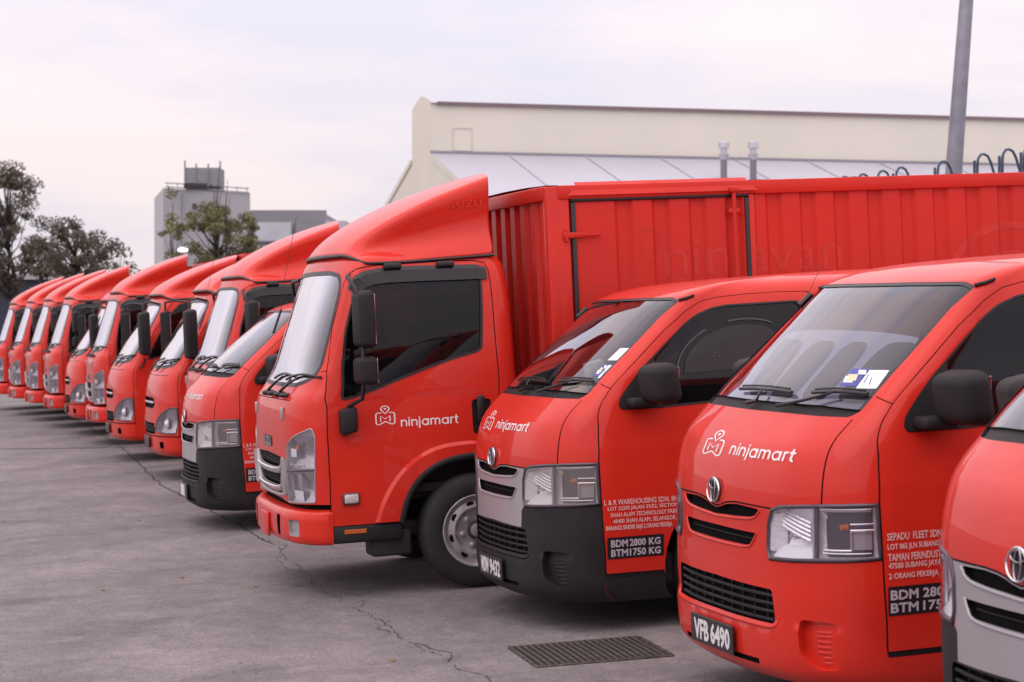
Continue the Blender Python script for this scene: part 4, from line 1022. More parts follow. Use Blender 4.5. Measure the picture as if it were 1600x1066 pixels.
    V, F = text_fit('ISUZU', .28, .054, .06); lay('badge_letters', (V, F), on_front(S, .140, .892, .0065), CHROME, bd)
    for side in (-1, 1):
        q = surf_pts(S, sv(S, fpts((.468, 1.105))), .004, side)[0]; box('washer_trim', tuple(q), (.02, .035, .075), SILVER, root, .006)
    # wipers
    for yo in (0, -.38):
        wr = empty('wiper'); wr.parent = root
        def wp(y, z, off):
            s_, v_ = S.f(abs(y), z); q = (S.at(s_, v_) + S.nrm(s_, v_)*off)[0]; return (q[0], q[1]*(1 if y > 0 else -1), q[2])
        lathe('pivot', [(-.05, .010), (-.03, .018), (.02, .018), (.02, 0)], 'x', wp(yo + .02, 1.212, .01), TRIM, wr, 12); lathe('pivot', [(-.04, .008), (-.03, .014), (.02, .014), (.02, 0)], 'x', wp(yo - .10, 1.210, .01), TRIM, wr, 12)
        tube('arm', [wp(yo + .02, 1.215, .03), wp(yo - .06, 1.27, .03), wp(yo - .20, 1.315, .025)], [.010, .008, .006], TRIM, wr, 6)
        tube('blade', [wp(yo + .10 - .52*t, 1.300 + .025*math.sin(t*3.1) + .02*t, .014) for t in np.linspace(0, 1, 8)], .008, TRIM, wr, 6)
    # bumper
    so = SB.sd(.153, .42)[0]
    fogp = fillet(sv(SB, fpts((.60, .47), (.72, .47), (.72, .37), (.60, .37))), .02); slotp = fillet(sv(SB, fpts((.36, .485), (.44, .485), (.43, .36), (.37, .36))), .015)
    ez = np.linspace(.318, .535, 12); endp = np.vstack([[(SB.S, 0)], [(SB.S, SB.V[-1])], [(SB.sd(.153, z)[0], SB.v(z)) for z in ez[::-1]]])
    CB_ = Cut(SB, [('fog', fogp), ('slot', slotp), ('void', endp)], [], smax=SB.sd(.4, .42)[0], step=.04, side=.05)
    CB_.emit('bumper', 'shell', RED, root, off=0.); CB_.emit('bumper_slot', 'slot', VOID, root, 'pair', off=-.03, wall=0.)
    fg = CB_.emit('fog_lamp', 'fog', mat('fog_grey', (.42, .39, .40), rough=.25, noise=.3, nscale=30), root, 'pair', off=-.02, wall=0.)
    pl = empty('number_plate'); pl.parent = root
    bm = bmesh.new(); bm_box(bm, (-.116, 0, .40), (.014, .30, .15), .006); auto_smooth(from_bm('plate_base', bm, RED, pl), 50)
    # cabin
    ca = empty('cabin'); ca.parent = root
    box('dashboard', (.36, 0, 1.10), (.34, 1.5, .28), INTER, ca, .05); box('cabin_floor', (.8, 0, .62), (1.1, 1.5, .05), INTER, ca)
    for y in (-.45, .45): box('seat', (.85, y, .95), (.45, .5, .2), SEAT, ca, .06); box('seat_back', (1.10, y, 1.30), (.12, .5, .62), SEAT, ca, .05)
    st = [(.52 + .06*math.cos(t), .45 + .20*math.cos(t), 1.25 + .17*math.sin(t)) for t in np.linspace(0, 2*math.pi, 24, endpoint=False)]; tube('steering_wheel', st, .014, INTER, ca, 6, True)
    # mirrors
    for side in (-1, 1):
        tall_mirror(root, S, side, (.365, 1.0, 1.662, .10, .18, .345), (.362, 1.0, 1.357, .11, .18, .17), [[(.33, .80, 1.93), (.30, .90, 1.92), (.32, .98, 1.86), (.34, .99, 1.78)], [(.36, .99, 1.50), (.35, .995, 1.42)], [(.35, .99, 1.29), (.34, .98, 1.19), (.28, .90, 1.15), (.27, .86, 1.13)]])
        mb = root.children[-1]
        bm = bmesh.new(); bm_box(bm, (.268, side*.885, 1.066), (.105, .09, .155), .02)
        for v in bm.verts:
            if v.co.x < .268: v.co.z -= .012
        o = from_bm('mirror_base', bm, BLACKP, root); auto_smooth(o, 50)
    deflector(root, RED, emboss=True)
    an = empty('antenna'); an.parent = root; tube('rod', [(.20, .85, 1.72), (.24, .86, 1.95), (.34, .86, 2.36)], .0016, TRIM, an, 5); tube('mount', [(.14, .84, 1.58), (.205, .852, 1.74)], .008, TRIM, an, 6)
    make_box(root); chassis(root)
    return root
def truck_lettering(root):
    S = SI; lg = empty('door_lettering'); lg.parent = root
    V, F = brand_mark(); V = V * [.115, .077, 1]; lay('brand_mark', (V, F), on_side(S, .503, 1.059, .0015), WHITE, lg)
    V, F = brand_word(.36, .040); lay('brand_word', (V, F), on_side(S, .597, 1.004, .0015), WHITE, lg)
    V, F = text_fit('www.ninjavan.co', .48, .05, .02); lay('faded_lettering', (V, F), on_side(S, .69, 1.168, .001), GHOST, lg)
# ---------------------------------------------------------------- light truck with raked windscreen and rounder nose
G_RND = [0, .03, .12, .24, .42, .62, .82, 1.0]
SH = Surf(_lv([(.26, -.01, .20, .82, 1.5), (.30, -.06, .16, .85, 1.5), (.5, -.07, .15, .86, 1.5), (.75, -.06, .16, .86, 1.5), (1.0, -.03, .18, .855, 1.5), (1.12, .02, .21, .85, 1.5), (1.18, .06, .25, .848, 1.5), (1.3, .13, .31, .84, 1.49),
    (1.5, .26, .42, .825, 1.48), (1.7, .39, .54, .805, 1.47), (1.85, .49, .63, .785, 1.45), (1.92, .53, .68, .765, 1.43), (1.98, .58, .76, .72, 1.4), (2.02, .70, .86, .62, 1.35), (2.04, .90, 1.0, .4, 1.3), (2.045, 1.0, 1.05, .1, 1.2)]), G_RND, rear=.1)
def build_round_truck():
    S = SH; root = empty('cargo_truck')
    seam_f = spts((.17, .45), (.165, .90), (.19, 1.12), (.26, 1.24), (.44, 1.53), (.62, 1.80), (.70, 1.885), (.80, 1.915), (1.22, 1.925), (1.27, 1.88), (1.29, 1.3), (1.28, .86))
    arch = spts((1.28, .86), (1.10, .84), (.92, .80), (.76, .72), (.66, .60), (.62, .45))
    door = sv(S, seam_f + arch[1:]); void = sv(S, arch + spts((.62, .26), (1.6, .26), (1.6, .62), (1.40, .80)))
    win = fillet(sv(S, spts((.34, 1.20), (.42, 1.38), (.54, 1.58), (.66, 1.76), (.76, 1.855), (1.19, 1.865), (1.22, 1.82), (1.22, 1.42), (.95, 1.36), (.60, 1.26))), .03)
    ws = fillet(sv(S, [('sv', -.3, S.v(1.165)), ('f', .5, 1.17), ('f', .70, 1.19), ('f', .775, 1.26), ('f', .755, 1.60), ('f', .72, 1.80), ('f', .66, 1.865), ('f', .4, 1.885), ('sv', -.3, S.v(1.89))]), .05, 5)
    hl = fillet(sv(S, [('f', .48, .52), ('f', .70, .492), ('s', .13, .492), ('s', .16, .60), ('s', .155, .77), ('f', .80, .775), ('f', .66, .72), ('f', .52, .63)]), .02, 4)
    gr = fillet(np.vstack([[(-.3, S.v(.872))], sv(S, fpts((.36, .866), (.44, .80), (.36, .755))), [(-.3, S.v(.750))]]), .02)
    low = fillet(np.vstack([[(-.3, S.v(.60))], sv(S, fpts((.42, .60), (.46, .53), (.44, .485))), [(-.3, S.v(.474))]]), .012)
    fog = fillet(sv(S, fpts((.58, .41), (.68, .41), (.68, .34), (.58, .34))), .02)
    C = Cut(S, [('door', door), ('headlight', hl), ('grille', gr), ('intake', low), ('fog', fog), ('window_frame', win), ('window', inset(win, .02)), ('windscreen_border', ws), ('windscreen', inset(ws, .04)), ('void', void)],
            [sv(S, seam_f), (sv(S, [('f', 0, .462), ('f', .5, .466), ('f', .84, .466), ('s', .168, .466)]), .012), (sv(S, fpts((0, 1.10), (.4, 1.10), (.7, 1.10))), .006)], step=.05, side=.06)
    C.emit('cab_shell', 'shell', RED, root); drs = C.emit('door', 'door', RED, root, 'pair'); C.emit('panel_gaps', 'gap', GAP, root, off=-.01)
    C.emit('interior_lining', ('shell', 'door', 'window_frame', 'windscreen_border', 'grille', 'headlight', 'intake', 'gap'), INTER, root, off=-.06, flip=True)
    C.emit('windscreen', 'windscreen', GLASST, root, off=-.004); C.emit('windscreen_seal', 'windscreen_border', TRIM, root, off=.002)
    for d in (C.emit('window_seal', 'window_frame', TRIM, root, 'pair', off=.003, wall=-.01), C.emit('window_pane', 'window', GLASSD, root, 'pair', off=-.01)):
        for k, q in enumerate(d): q.parent = drs[k]
    C.emit('grille_opening', 'grille', VOID, root, off=-.03, wall=0.); C.emit('lower_opening', 'intake', VOID, root, off=-.03, wall=0.); C.emit('fog_opening', 'fog', VOID, root, 'pair', off=-.03, wall=0.)
    P = np.array([S.f(y, .815) for y in np.linspace(0, .40, 6)]); rail('grille_bar', S, P, .014, CHROME, root, off=.0, join_center=True)
    for z_ in (.515, .54, .565): P = np.array([S.f(y, z_) for y in np.linspace(0, .42, 6)]); rail('grille_slat', S, P, .006, BLACKP, root, off=-.008, join_center=True)
    pl = empty('number_plate'); pl.parent = root; box('plate_base', (-.078, 0, .39), (.012, .42, .12), PLATE, pl, .003)
    hls = C.emit('headlight', 'headlight', LENS, root, 'pair', off=.004)
    bw = C.emit('reflector', 'headlight', MATS['lamp_grey_reflector'], root, 'pair', off=lambda P, s: -.05 * np.clip(1 - ((P[:, 2] - .62) / .15)**2, .15, 1), wall=-.003)
    for k, side in enumerate((-1, 1)):
        bw[k].parent = hls[k]; tube('lamp_rim', surf_pts(S, dens(inset(hl, .008), .03), .001, side), .008, LAMPDARK, hls[k], 6, True)
        q = surf_pts(S, sv(S, fpts((.72, .60))), -.03, side)[0]; lathe('lower_bulb', [(-.03, 0), (-.028, .03), (.0, .055), (.01, .055), (.01, 0)], 'x', tuple(q), REFL, hls[k], 18)
        Q = surf_pts(S, dens(sv(S, arch), .04, False), .004, side); tube('arch_lip', Q, .02, BLACKP, drs[k], 6)
        bm = bmesh.new(); bm_box(bm, (.40, side*.80, .40), (.42, .10, .10), .015); auto_smooth(from_bm('step', bm, BLACKP, root), 50)
        tall_mirror(root, S, side, (.30, 1.02, 1.52, .12, .17, .52), (None,)*6, [[(.52, .77, 1.86), (.40, .92, 1.89), (.30, 1.01, 1.87), (.30, 1.02, 1.78)], [(.30, 1.02, 1.22), (.28, .94, 1.14), (.25, .87, 1.12)]])
        q = surf_pts(S, sv(S, spts((1.16, 1.12))), .01, side)[0]; bm = bmesh.new(); bm_box(bm, tuple(q), (.15, .03, .05), .01); auto_smooth(from_bm('handle', bm, TRIM, drs[k]), 50)
    for yo in (.05, -.38):
        wr = empty('wiper'); wr.parent = root
        def wp(y, z, off):
            s_, v_ = S.f(abs(y), z); q = (S.at(s_, v_) + S.nrm(s_, v_)*off)[0]; return (q[0], q[1]*(1 if y > 0 else -1), q[2])
        tube('arm', [wp(yo + .08, 1.135, .02), wp(yo, 1.18, .03), wp(yo - .15, 1.24, .03)], .010, TRIM, wr, 6); tube('blade', [wp(yo + .12 - .5*t, 1.225 + .04*t, .016) for t in np.linspace(0, 1, 7)], .010, TRIM, wr, 6)
    ca = empty('cabin'); ca.parent = root
    box('dashboard', (.42, 0, 1.04), (.34, 1.45, .24), INTER, ca, .05); box('seat_back', (1.15, 0, 1.25), (.12, 1.3, .6), SEAT, ca, .05)
    deflector(root, RED, dx=.22, dz=-.085, rise=.92)
    make_box(root, False); chassis(root, fx=1.06)
    return root
def door_sign(root, S, x, z, w_, h, l1, l2):
    g = empty('weight_sign'); g.parent = root
    for zz in (z, z + h*.56):
        V = np.array([(w_*i/4, h*.44*j) for j in (0, 1) for i in range(5)]); lay('sign_film', (V, [(i, i+1, i+6, i+5) for i in range(4)]), on_side(S, x, zz, .003), SIGNBLK, g)
    for t_, zz in ((l1, z + h*.25), (l2, z + h*.04)):
        V, F = text_fit(t_, w_*.86, h*.15, .045); lay('sign_characters', (V, F), on_side(S, x + w_*.06, zz, .005), SIGNTXT, g)
# ---------------------------------------------------------------- the yard
def gz(X, Y=12.):
    X = np.asarray(X, float); Y = np.asarray(Y, float)
    b = .045 * (np.clip(X, -8, 13) - 3.0)
    return b + .018 * np.clip((10.2 - Y) / 2.0, 0, 1)
def concrete():
    m = bpy.data.materials.new('yard_concrete'); m.use_nodes = True; t = m.node_tree; b = t.nodes['Principled BSDF']; L = t.links.new
    N = t.nodes.new; co = N('ShaderNodeTexCoord')
    def noise(scale, sc=(1, 1, 1), det=6, rough=.6):
        mp = N('ShaderNodeMapping'); mp.inputs['Scale'].default_value = sc; L(co.outputs['Object'], mp.inputs[0]); n = N('ShaderNodeTexNoise'); n.inputs['Scale'].default_value = scale; n.inputs['Detail'].default_value = det; n.inputs['Roughness'].default_value = rough; L(mp.outputs[0], n.inputs['Vector']); return n.outputs['Fac']
    def ramp(f, a, b_, ca, cb):
        r = N('ShaderNodeValToRGB'); r.color_ramp.elements[0].position = a; r.color_ramp.elements[1].position = b_; r.color_ramp.elements[0].color = (*ca, 1); r.color_ramp.elements[1].color = (*cb, 1); L(f, r.inputs[0]); return r.outputs[0]
    def mix(mode, f, a, b_):
        x = N('ShaderNodeMix'); x.data_type = 'RGBA'; x.blend_type = mode
        if isinstance(f, float): x.inputs['Factor'].default_value = f
        else: L(f, x.inputs['Factor'])
        L(a, x.inputs['A']); L(b_, x.inputs['B']); return x.outputs['Result']
    base = ramp(noise(.55, (1, 1, 1), 5), .3, .72, (.180, .165, .168), (.275, .252, .254))
    mid = ramp(noise(8.0, (1.1, .7, 1), 7, .75), .30, .70, (.74, .73, .73), (1.16, 1.15, 1.15)); base = mix('MULTIPLY', .9, base, mid)
    streak = ramp(noise(1.5, (1.2, .9, 1), 8, .72), .32, .70, (.68, .67, .67), (1.10, 1.09, 1.09)); c = mix('MULTIPLY', .85, base, streak)
    stain = ramp(noise(.8, (.7, 1.5, 1), 4), .56, .72, (1, 1, 1), (.60, .57, .60)); c = mix('MULTIPLY', .75, c, stain)
    pale = ramp(noise(1.9, (1, 1.3, 1), 6), .66, .78, (0, 0, 0), (.09, .08, .085)); c = mix('ADD', .7, c, pale)
    grit = ramp(noise(48, (1.2, .6, 1), 4, .85), .32, .70, (.62, .60, .60), (1.30, 1.28, 1.28)); c = mix('MULTIPLY', .9, c, grit)
    speck = ramp(noise(24, (1, 1, 1), 2, .5), .735, .77, (1, 1, 1), (.45, .40, .40)); c = mix('MULTIPLY', .7, c, speck)
    vo = N('ShaderNodeTexVoronoi'); vo.feature = 'DISTANCE_TO_EDGE'; vo.inputs['Scale'].default_value = .42
    dm = N('ShaderNodeMapping'); L(co.outputs['Object'], dm.inputs[0]); ad = N('ShaderNodeVectorMath'); ad.operation = 'MULTIPLY_ADD'
    nn = N('ShaderNodeTexNoise'); nn.inputs['Scale'].default_value = 2.2; nn.inputs['Detail'].default_value = 8; L(co.outputs['Object'], nn.inputs['Vector']); L(nn.outputs['Color'], ad.inputs[0]); ad.inputs[1].default_value = (.9, .9, 0); L(dm.outputs[0], ad.inputs[2]); L(ad.outputs[0], vo.inputs['Vector'])
    crk = ramp(vo.outputs['Distance'], .0012, .004, (.62, .58, .6), (1, 1, 1)); c = mix('MULTIPLY', .35, c, crk)
    L(c, b.inputs['Base Color']); b.inputs['Roughness'].default_value = .88; b.inputs['Specular IOR Level'].default_value = .35
    bp = N('ShaderNodeBump'); bp.inputs['Strength'].default_value = .5; bp.inputs['Distance'].default_value = .01; L(noise(55, (1, 1, 1), 4, .7), bp.inputs['Height']); L(bp.outputs[0], b.inputs['Normal'])
    return m
xs = np.concatenate([[-600, -200, -60, -20, -9, -8, -7], np.arange(-6, 13, .5), [13, 14, 20, 40, 80, 200, 600]]); ys = np.concatenate([[-300, -60, -10, 0, 3, 6, 7], np.arange(7.5, 13.1, .25), np.arange(14, 46, 2), [50, 60, 80, 120, 200, 400, 900]])
V = [(x, y, float(gz(x, y))) for x in xs for y in ys]; ny = len(ys)
F = [(i*ny+j, (i+1)*ny+j, (i+1)*ny+j+1, i*ny+j+1) for i in range(len(xs)-1) for j in range(ny-1)]
# sheet runs on under the drain grating; a dark plate stands in for depth
ground = pydata('ground', V, F, concrete(), None, True); tag(ground, kind='structure')
JOINT = mat('slab_joint_dirt', (.065, .057, .06), rough=.95, noise=.5, nscale=30)
def strip(name, P, w0, m, parent, jag=0., h=.004, gapf=.0):
    P = np.array(P, float); out = []
    for i in range(len(P) - 1):
        k = max(1, int(np.linalg.norm(P[i+1] - P[i]) / .05))
        for j in range(k): out.append(P[i] + (P[i+1] - P[i]) * j / k)
    out.append(P[-1]); Q = np.array(out); n = len(Q)
    wob = np.zeros((n, 2))
    for q in range(1, n): wob[q] = wob[q-1]*.82 + rng.normal(0, jag, 2)
    Q = Q + wob
    wd = w0 * (.45 + 1.1 * rng.random(n)); a, b = ribbon(Q, 1.0); mid = (a + b)/2; d = (a - b)
    A = mid + d*wd[:, None]/2; B = mid - d*wd[:, None]/2
    V = [(x, y, float(gz(x, y)) + h) for x, y in np.vstack([A, B])]; keep = rng.random(n) > gapf; F = [(n+i, n+i+1, i+1, i) for i in range(n-1) if keep[i]]
    return pydata(name, V, F, m, parent)
strip('slab_joint', [(2.62, 6), (2.56, 9.09), (2.49, 10.1), (2.50, 10.9), (2.47, 12.15), (2.52, 13.45), (2.60, 15.05)], .0055, JOINT, ground, .011, gapf=.30)
strip('slab_joint', [(2.60, 15.05), (2.55, 18), (2.46, 20.8), (2.70, 27.2), (2.74, 45)], .016, JOINT, ground, .006, gapf=.05)
strip('slab_joint', [(-6, 29.0), (1.19, 28.4), (2.69, 27.2), (6, 26.2)], .06, JOINT, ground, .008)
for P_ in ([(2.48, 10.5), (2.43, 10.75), (2.47, 11.1)], [(2.47, 12.0), (2.41, 12.4), (2.48, 12.9)], [(2.52, 13.3), (2.44, 13.7), (2.55, 14.3)], [(2.58, 14.6), (2.68, 14.9), (2.60, 15.3)], [(2.52, 11.6), (2.60, 11.9), (2.52, 12.3)], [(2.52, 9.5), (2.58, 9.8), (2.50, 10.2)], [(2.44, 12.6), (2.30, 12.75)], [(2.50, 10.9), (2.62, 11.0)]):
    strip('slab_joint', P_, .006, JOINT, ground, .010, gapf=.25)
strip('slab_joint', [(-4, 9.0), (.5, 8.2), (2.6, 8.0)], .008, JOINT, ground, .006, gapf=.2)
strip('slab_joint', [(-3.0, 16.4), (1.3, 15.4), (2.5, 15.0)], .006, JOINT, ground, .008, gapf=.5)

# drain grating set in the concrete
def grating():
    g = empty('drain_grating', (3.2, 9.44, float(gz(3.2, 9.44)))); g.rotation_euler = (0, -.045, R(-17))
    g.rotation_euler = (0, -.045, R(-4))
    RUST = mat('rusty_steel', (.115, .092, .078), rough=.75, metal=.2, noise=.6, nscale=22, col2=(.035, .03, .028)); box('pit_shade_plate', (0, 0, .0005), (.66, .60, .003), mat('drain_shade', (.006, .005, .006), rough=.9), g)  # thin black plate on the slab; shade of the drain depth is its colour
    for s in (-1, 1): box('frame_bar', (0, s*.305, .003), (.68, .022, .012), RUST, g, .003); box('frame_bar', (s*.335, 0, .0032), (.022, .588, .012), RUST, g, .003)
    n = 19
    b0 = None
    for k in range(n):
        x = -.30 + .60*k/(n-1)
        if b0 is None: b0 = box('bar', (0, 0, .005), (.016, .586, .010), RUST, g, .002); b0.location = (x, 0, 0)
        else: c = b0.copy(); COL.objects.link(c); c.parent = g; c.location = (x, 0, 0)
    tag(g, 'rusty steel bar drain grating set in the concrete beside the nearest red van', 'drain grating')
grating()
# leaf litter and pebbles
def litter(name, n, size, m, label, cat):
    V = []; F = []
    for k in range(n):
        X = rng.uniform(-1.5, 3.2); Y = rng.uniform(8.6, 22); z = float(gz(X, Y)); a = rng.uniform(0, 6.28); s = size * rng.uniform(.5, 1.3); b = len(V)
        for q in range(5): V.append((X + s*math.cos(a + q*1.257), Y + s*.7*math.sin(a + q*1.257), z + .003))
        V.append((X, Y, z + .003 + s*.5)); F += [(b+q, b+(q+1) % 5, b+5) for q in range(5)]
    o = pydata(name, V, F, m); tag(o, label, cat, kind='stuff')
litter('grit', 130, .008, mat('grit_stone', (.12, .10, .10), rough=.9), 'small stones and grit scattered on the concrete yard', 'grit')
litter('leaf_litter', 26, .018, mat('dry_leaf', (.22, .14, .05), rough=.8), 'dry leaf scraps lying on the concrete yard', 'leaf litter')

# ---------------------------------------------------------------- background buildings
GZ = float(gz(50))
CREAM = mat('cream_cladding', (.73, .69, .60), rough=.6, noise=.06, nscale=.3, col2=(.69, .655, .57))
ROOFM = mat('pale_metal_roof', (.46, .46, .52), rough=.45, metal=.2, noise=.08, nscale=.25); FASCIA = mat('brown_roof_edge', (.20, .14, .15), rough=.6)
def warehouse():
    r = empty('warehouse', (22.9, 92.0, GZ), (0, 0, R(-2.04)))
    zc, zb, zl = 11.65 - GZ, 9.40 - GZ, 4.1 - GZ; L = 70.; h = 2.05; lw = 19.
    def quad(nm, P, m): return pydata(nm, P, [tuple(range(len(P)))], m, r)
    # end wall in one sheet with the stepped gable
    quad('end_wall', [(0, -h-lw, 0), (0, -h-lw, zl), (0, -h, zb), (0, -h, zc + .1), (0, -.7, zc + .42), (0, 0, zc + .52), (0, .7, zc + .42), (0, h, zc + .1), (0, h, zb), (0, h+lw, zl), (0, h+lw, 0)][::-1], CREAM)
    for i in range(14):                                         # upper wall in separate sheets
        x0, x1 = L*i/14, L*(i+1)/14 - .004
        quad('wall_panel', [(x0, -h, zb - .1), (x1, -h, zb - .1), (x1, -h, zc), (x0, -h, zc)], CREAM)
    quad('wall_backing', [(0, -h + .02, zb - .2), (L, -h + .02, zb - .2), (L, -h + .02, zc), (0, -h + .02, zc)], CREAM)
    quad('far_wall', [(L, h, zb), (0, h, zb), (0, h, zc), (L, h, zc)], CREAM); quad('side_wall', [(0, -h-lw, 0), (L, -h-lw, 0), (L, -h-lw, zl), (0, -h-lw, zl)], CREAM)
    quad('upper_roof', [(.02, -h-.12, zc + .0), (L, -h-.12, zc + .0), (L, 0, zc + .26), (.02, 0, zc + .26)], FASCIA); quad('upper_roof', [(.02, 0, zc + .26), (L, 0, zc + .26), (L, h, zc), (.02, h, zc)], FASCIA)
    box('eave_trim', (L/2 + .15, -h-.10, zc - .0), (L - .3, .12, .15), FASCIA, r); box('ledge_flashing', (L/2, -h-.08, zb + .03), (L, .12, .10), mat('grey_flashing', (.30, .29, .33), rough=.5, metal=.3), r)
    n = 19; sl = (zb - zl) / lw
    for i in range(n):
        x0, x1 = L*i/n, L*(i+1)/n - .06
        quad('roof_sheet', [(x0, -h-lw-.3, zl - .08), (x1, -h-lw-.3, zl - .08), (x1, -h, zb), (x0, -h, zb)], ROOFM)
        pydata('roof_seam', [(x1 - .02, -h-lw-.3, zl - .06), (x1 + .08, -h-lw-.3, zl - .06), (x1 + .08, -h, zb + .03), (x1 - .02, -h, zb + .03)], [(0, 1, 2, 3)], mat('roof_lap', (.40, .40, .46), rough=.5), r)
    quad('lower_roof_far', [(0, h, zb), (L, h, zb), (L, h+lw, zl), (0, h+lw, zl)], ROOFM)
    for s, nm in ((-1, 'barge_board'), (1, 'barge_board')):
        pydata(nm, [(-.06, s*h, zb + .05), (-.06, s*(h+lw), zl + .05), (-.06, s*(h+lw), zl - .22), (-.06, s*h, zb - .22)], [(0, 1, 2, 3) if s > 0 else (3, 2, 1, 0)], CREAM, r)
    fr = [(1.05, zb + .12), (1.95, zb + .12), (1.95, zb + 1.15), (1.05, zb + 1.15)]
    for k in range(4):
        a, b = fr[k], fr[(k+1) % 4]; tube('hatch_frame', [(a[0], -h - .03, a[1]), (b[0], -h - .015, b[1])], .022, mat('hatch_trim', (.64, .61, .56), rough=.6), r, 4)
    tag(r, 'long cream warehouse with raised centre wall and pale metal roofs behind the truck', 'warehouse')
    return r
warehouse()
GALV = mat('galvanised_steel', (.30, .30, .35), rough=.42, metal=.5, noise=.25, nscale=3); BRIGHT = mat('bright_duct_steel', (.55, .54, .58), rough=.3, metal=.8)
def ray_at(u, v, fwd):
    """world point seen at a picture position of the survey, at a given depth; used to set out far things"""
    th = .28865; a = math.atan(28/3177); f = Vector((math.sin(th)*math.cos(a), math.cos(th)*math.cos(a), -math.sin(a))); r = Vector((math.cos(th), -math.sin(th), 0)); up = r.cross(f)
    return Vector((0, 0, CAM_H)) + (f + r*((u-800)/3177) - up*((v-533)/3177)) * fwd
for u, lab in ((1131, 'left of the two silver exhaust stacks on the pale warehouse roof'), (1177, 'right one of the two silver exhaust stacks on the warehouse roof')):
    p = ray_at(u, 222, 91.5); st = empty('exhaust_stack', (p.x, p.y, 0)); top = p.z
    lathe('pipe', [(6.6, .15), (top - .75, .15)], 'z', (0, 0, 0), mat('dull_pipe', (.20, .19, .22), rough=.5, metal=.3), st, 16); lathe('cowl', [(top - .80, .15), (top - .62, .23), (top - .55, .24), (top - .52, .15), (top - .30, .15), (top - .28, .25), (top - .02, .24), (top + .03, .16), (top + .03, 0)], 'z', (0, 0, 0), BRIGHT, st, 20)
    lathe('base_flashing', [(6.55, .5), (7.3, .26), (7.6, .17)], 'z', (0, 0, 0), GALV, st, 16)
    tag(st, lab, 'exhaust stack', 'exhaust stacks on the warehouse roof')
# lamp post, leaning a little
p = ray_at(1490, 270, 32.4); q = ray_at(1510, 0, 32.4); lp = empty('lamp_post', (p.x - (q.x-p.x)*.9, p.y - (q.y-p.y)*.9, GZ))
dirv = Vector((q.x - p.x, q.y - p.y, q.z - p.z)).normalized(); base = Vector((0, 0, 0))
b0 = Vector((p.x, p.y, p.z)) - dirv * ((p.z - GZ) / dirv.z); lp.location = b0
tube('pole', [dirv*0.0, dirv*3, dirv*7, dirv*10.5], [.165, .145, .108, .08], GALV, lp, 8)
lathe('base_plate', [(0, .30), (.03, .30), (.03, .17), (.25, .16)], 'z', (0, 0, 0), GALV, lp, 8); tube('arm', [dirv*10.4, dirv*10.8 + Vector((-.6, 0, .2)), dirv*10.9 + Vector((-1.8, 0, .3))], .05, GALV, lp, 8); box('lamp_head', tuple(dirv*10.9 + Vector((-2.1, 0, .28))), (.7, .28, .12), GALV, lp, .04)
tag(lp, 'tall grey octagonal steel lamp post leaning above the red cargo box', 'lamp post')
# fence with hooped tops
fe = empty('hooped_fence', (15, 26, GZ)); BLUE = mat('blue_grey_paint', (.045, .075, .14), rough=.45, noise=.2)
for u, v in ((1308.6, 276), (1337, 272), (1367.7, 266.7), (1396.5, 261.5), (1462, 252), (1524, 240.5), (1563, 233), (1597, 227)):
    fw = 3314 * 15 / (u + 148); pt = ray_at(u, v, fw); yl = pt.y - 26; zt = pt.z - GZ
    P = [(0, yl, 0), (0, yl, zt - .16), (.01, yl, zt - .07), (.05, yl, zt - .012), (.11, yl, zt), (.17, yl, zt - .03), (.22, yl, zt - .12), (.30, yl, zt - .36), (.40, yl, zt - .75)]
    tube('hoop', P, .020, BLUE, fe, 7); tube('post', [(-.05, yl, 0), (-.05, yl, zt - .10)], .022, BLUE, fe, 7)
for z in (.5, 1.6): tube('rail', [(-.02, -2.0, z), (-.02, 9.5, z)], .025, BLUE, fe, 6)
tag(fe, 'blue grey fence with hooped tops showing above the red cargo box', 'fence')

# grey block and low shed at the left
GREY = mat('grey_render', (.385, .38, .405), rough=.85, noise=.12, nscale=.25); GREY2 = mat('grey_render_dark', (.255, .25, .275), rough=.85, noise=.12, nscale=.25); GREY3 = mat('pale_grey_wall', (.47, .47, .50), rough=.8, noise=.1, nscale=.3)
FW = 165.
def bpt(u, v=505): p = ray_at(u, v, FW); return p
def facade(u0, u1, v_top, depth, nm, m, parent, org, v_top_r=None):
    a, b = bpt(u0, v_top), bpt(u1, v_top_r or v_top); n = (b - a); n.z = 0; n.normalize(); dn = Vector((-n.y, n.x, 0))
    P = []
    for q, dd in ((a, 0), (b, 0), (b, depth), (a, depth)):
        P.append(Vector((q.x, q.y, GZ)) + dn*dd - org); 
    T = [Vector((p.x, p.y, z - org.z)) for p, z in zip(P, (a.z, b.z, b.z, a.z))]
    return pydata(nm, P + T, [(0, 1, 5, 4), (1, 2, 6, 5), (2, 3, 7, 6), (3, 0, 4, 7), (4, 5, 6, 7)], m, parent)
o_ = bpt(320); o_.z = GZ; tb = empty('tower_block', o_); org = Vector(o_)
facade(255, 389.5, 294, .5, 'wall', GREY, tb, org, 302)
FW_ = FW; FW = FW_ + 14.; a = bpt(241, 306); FW = FW_; b = bpt(255, 294)
pydata('side_wall', [Vector((a.x, a.y, GZ)) - org, Vector((b.x, b.y, GZ)) - org, Vector((b.x, b.y, b.z)) - org, Vector((a.x, a.y, b.z)) - org], [(0, 1, 2, 3)], GREY3, tb)
for k in range(9):
    p = bpt(262 + k*15.5, 292 + k*.9); tube('rail_post', [p - org, p - org + Vector((0, 0, .35))], .03, GALV, tb, 5)
for dz in (.0, .32): tube('roof_rail', [bpt(258, 292) - org + Vector((0, -.1, dz)), bpt(389, 301) - org + Vector((0, -.1, dz))], .05, GALV, tb, 5)
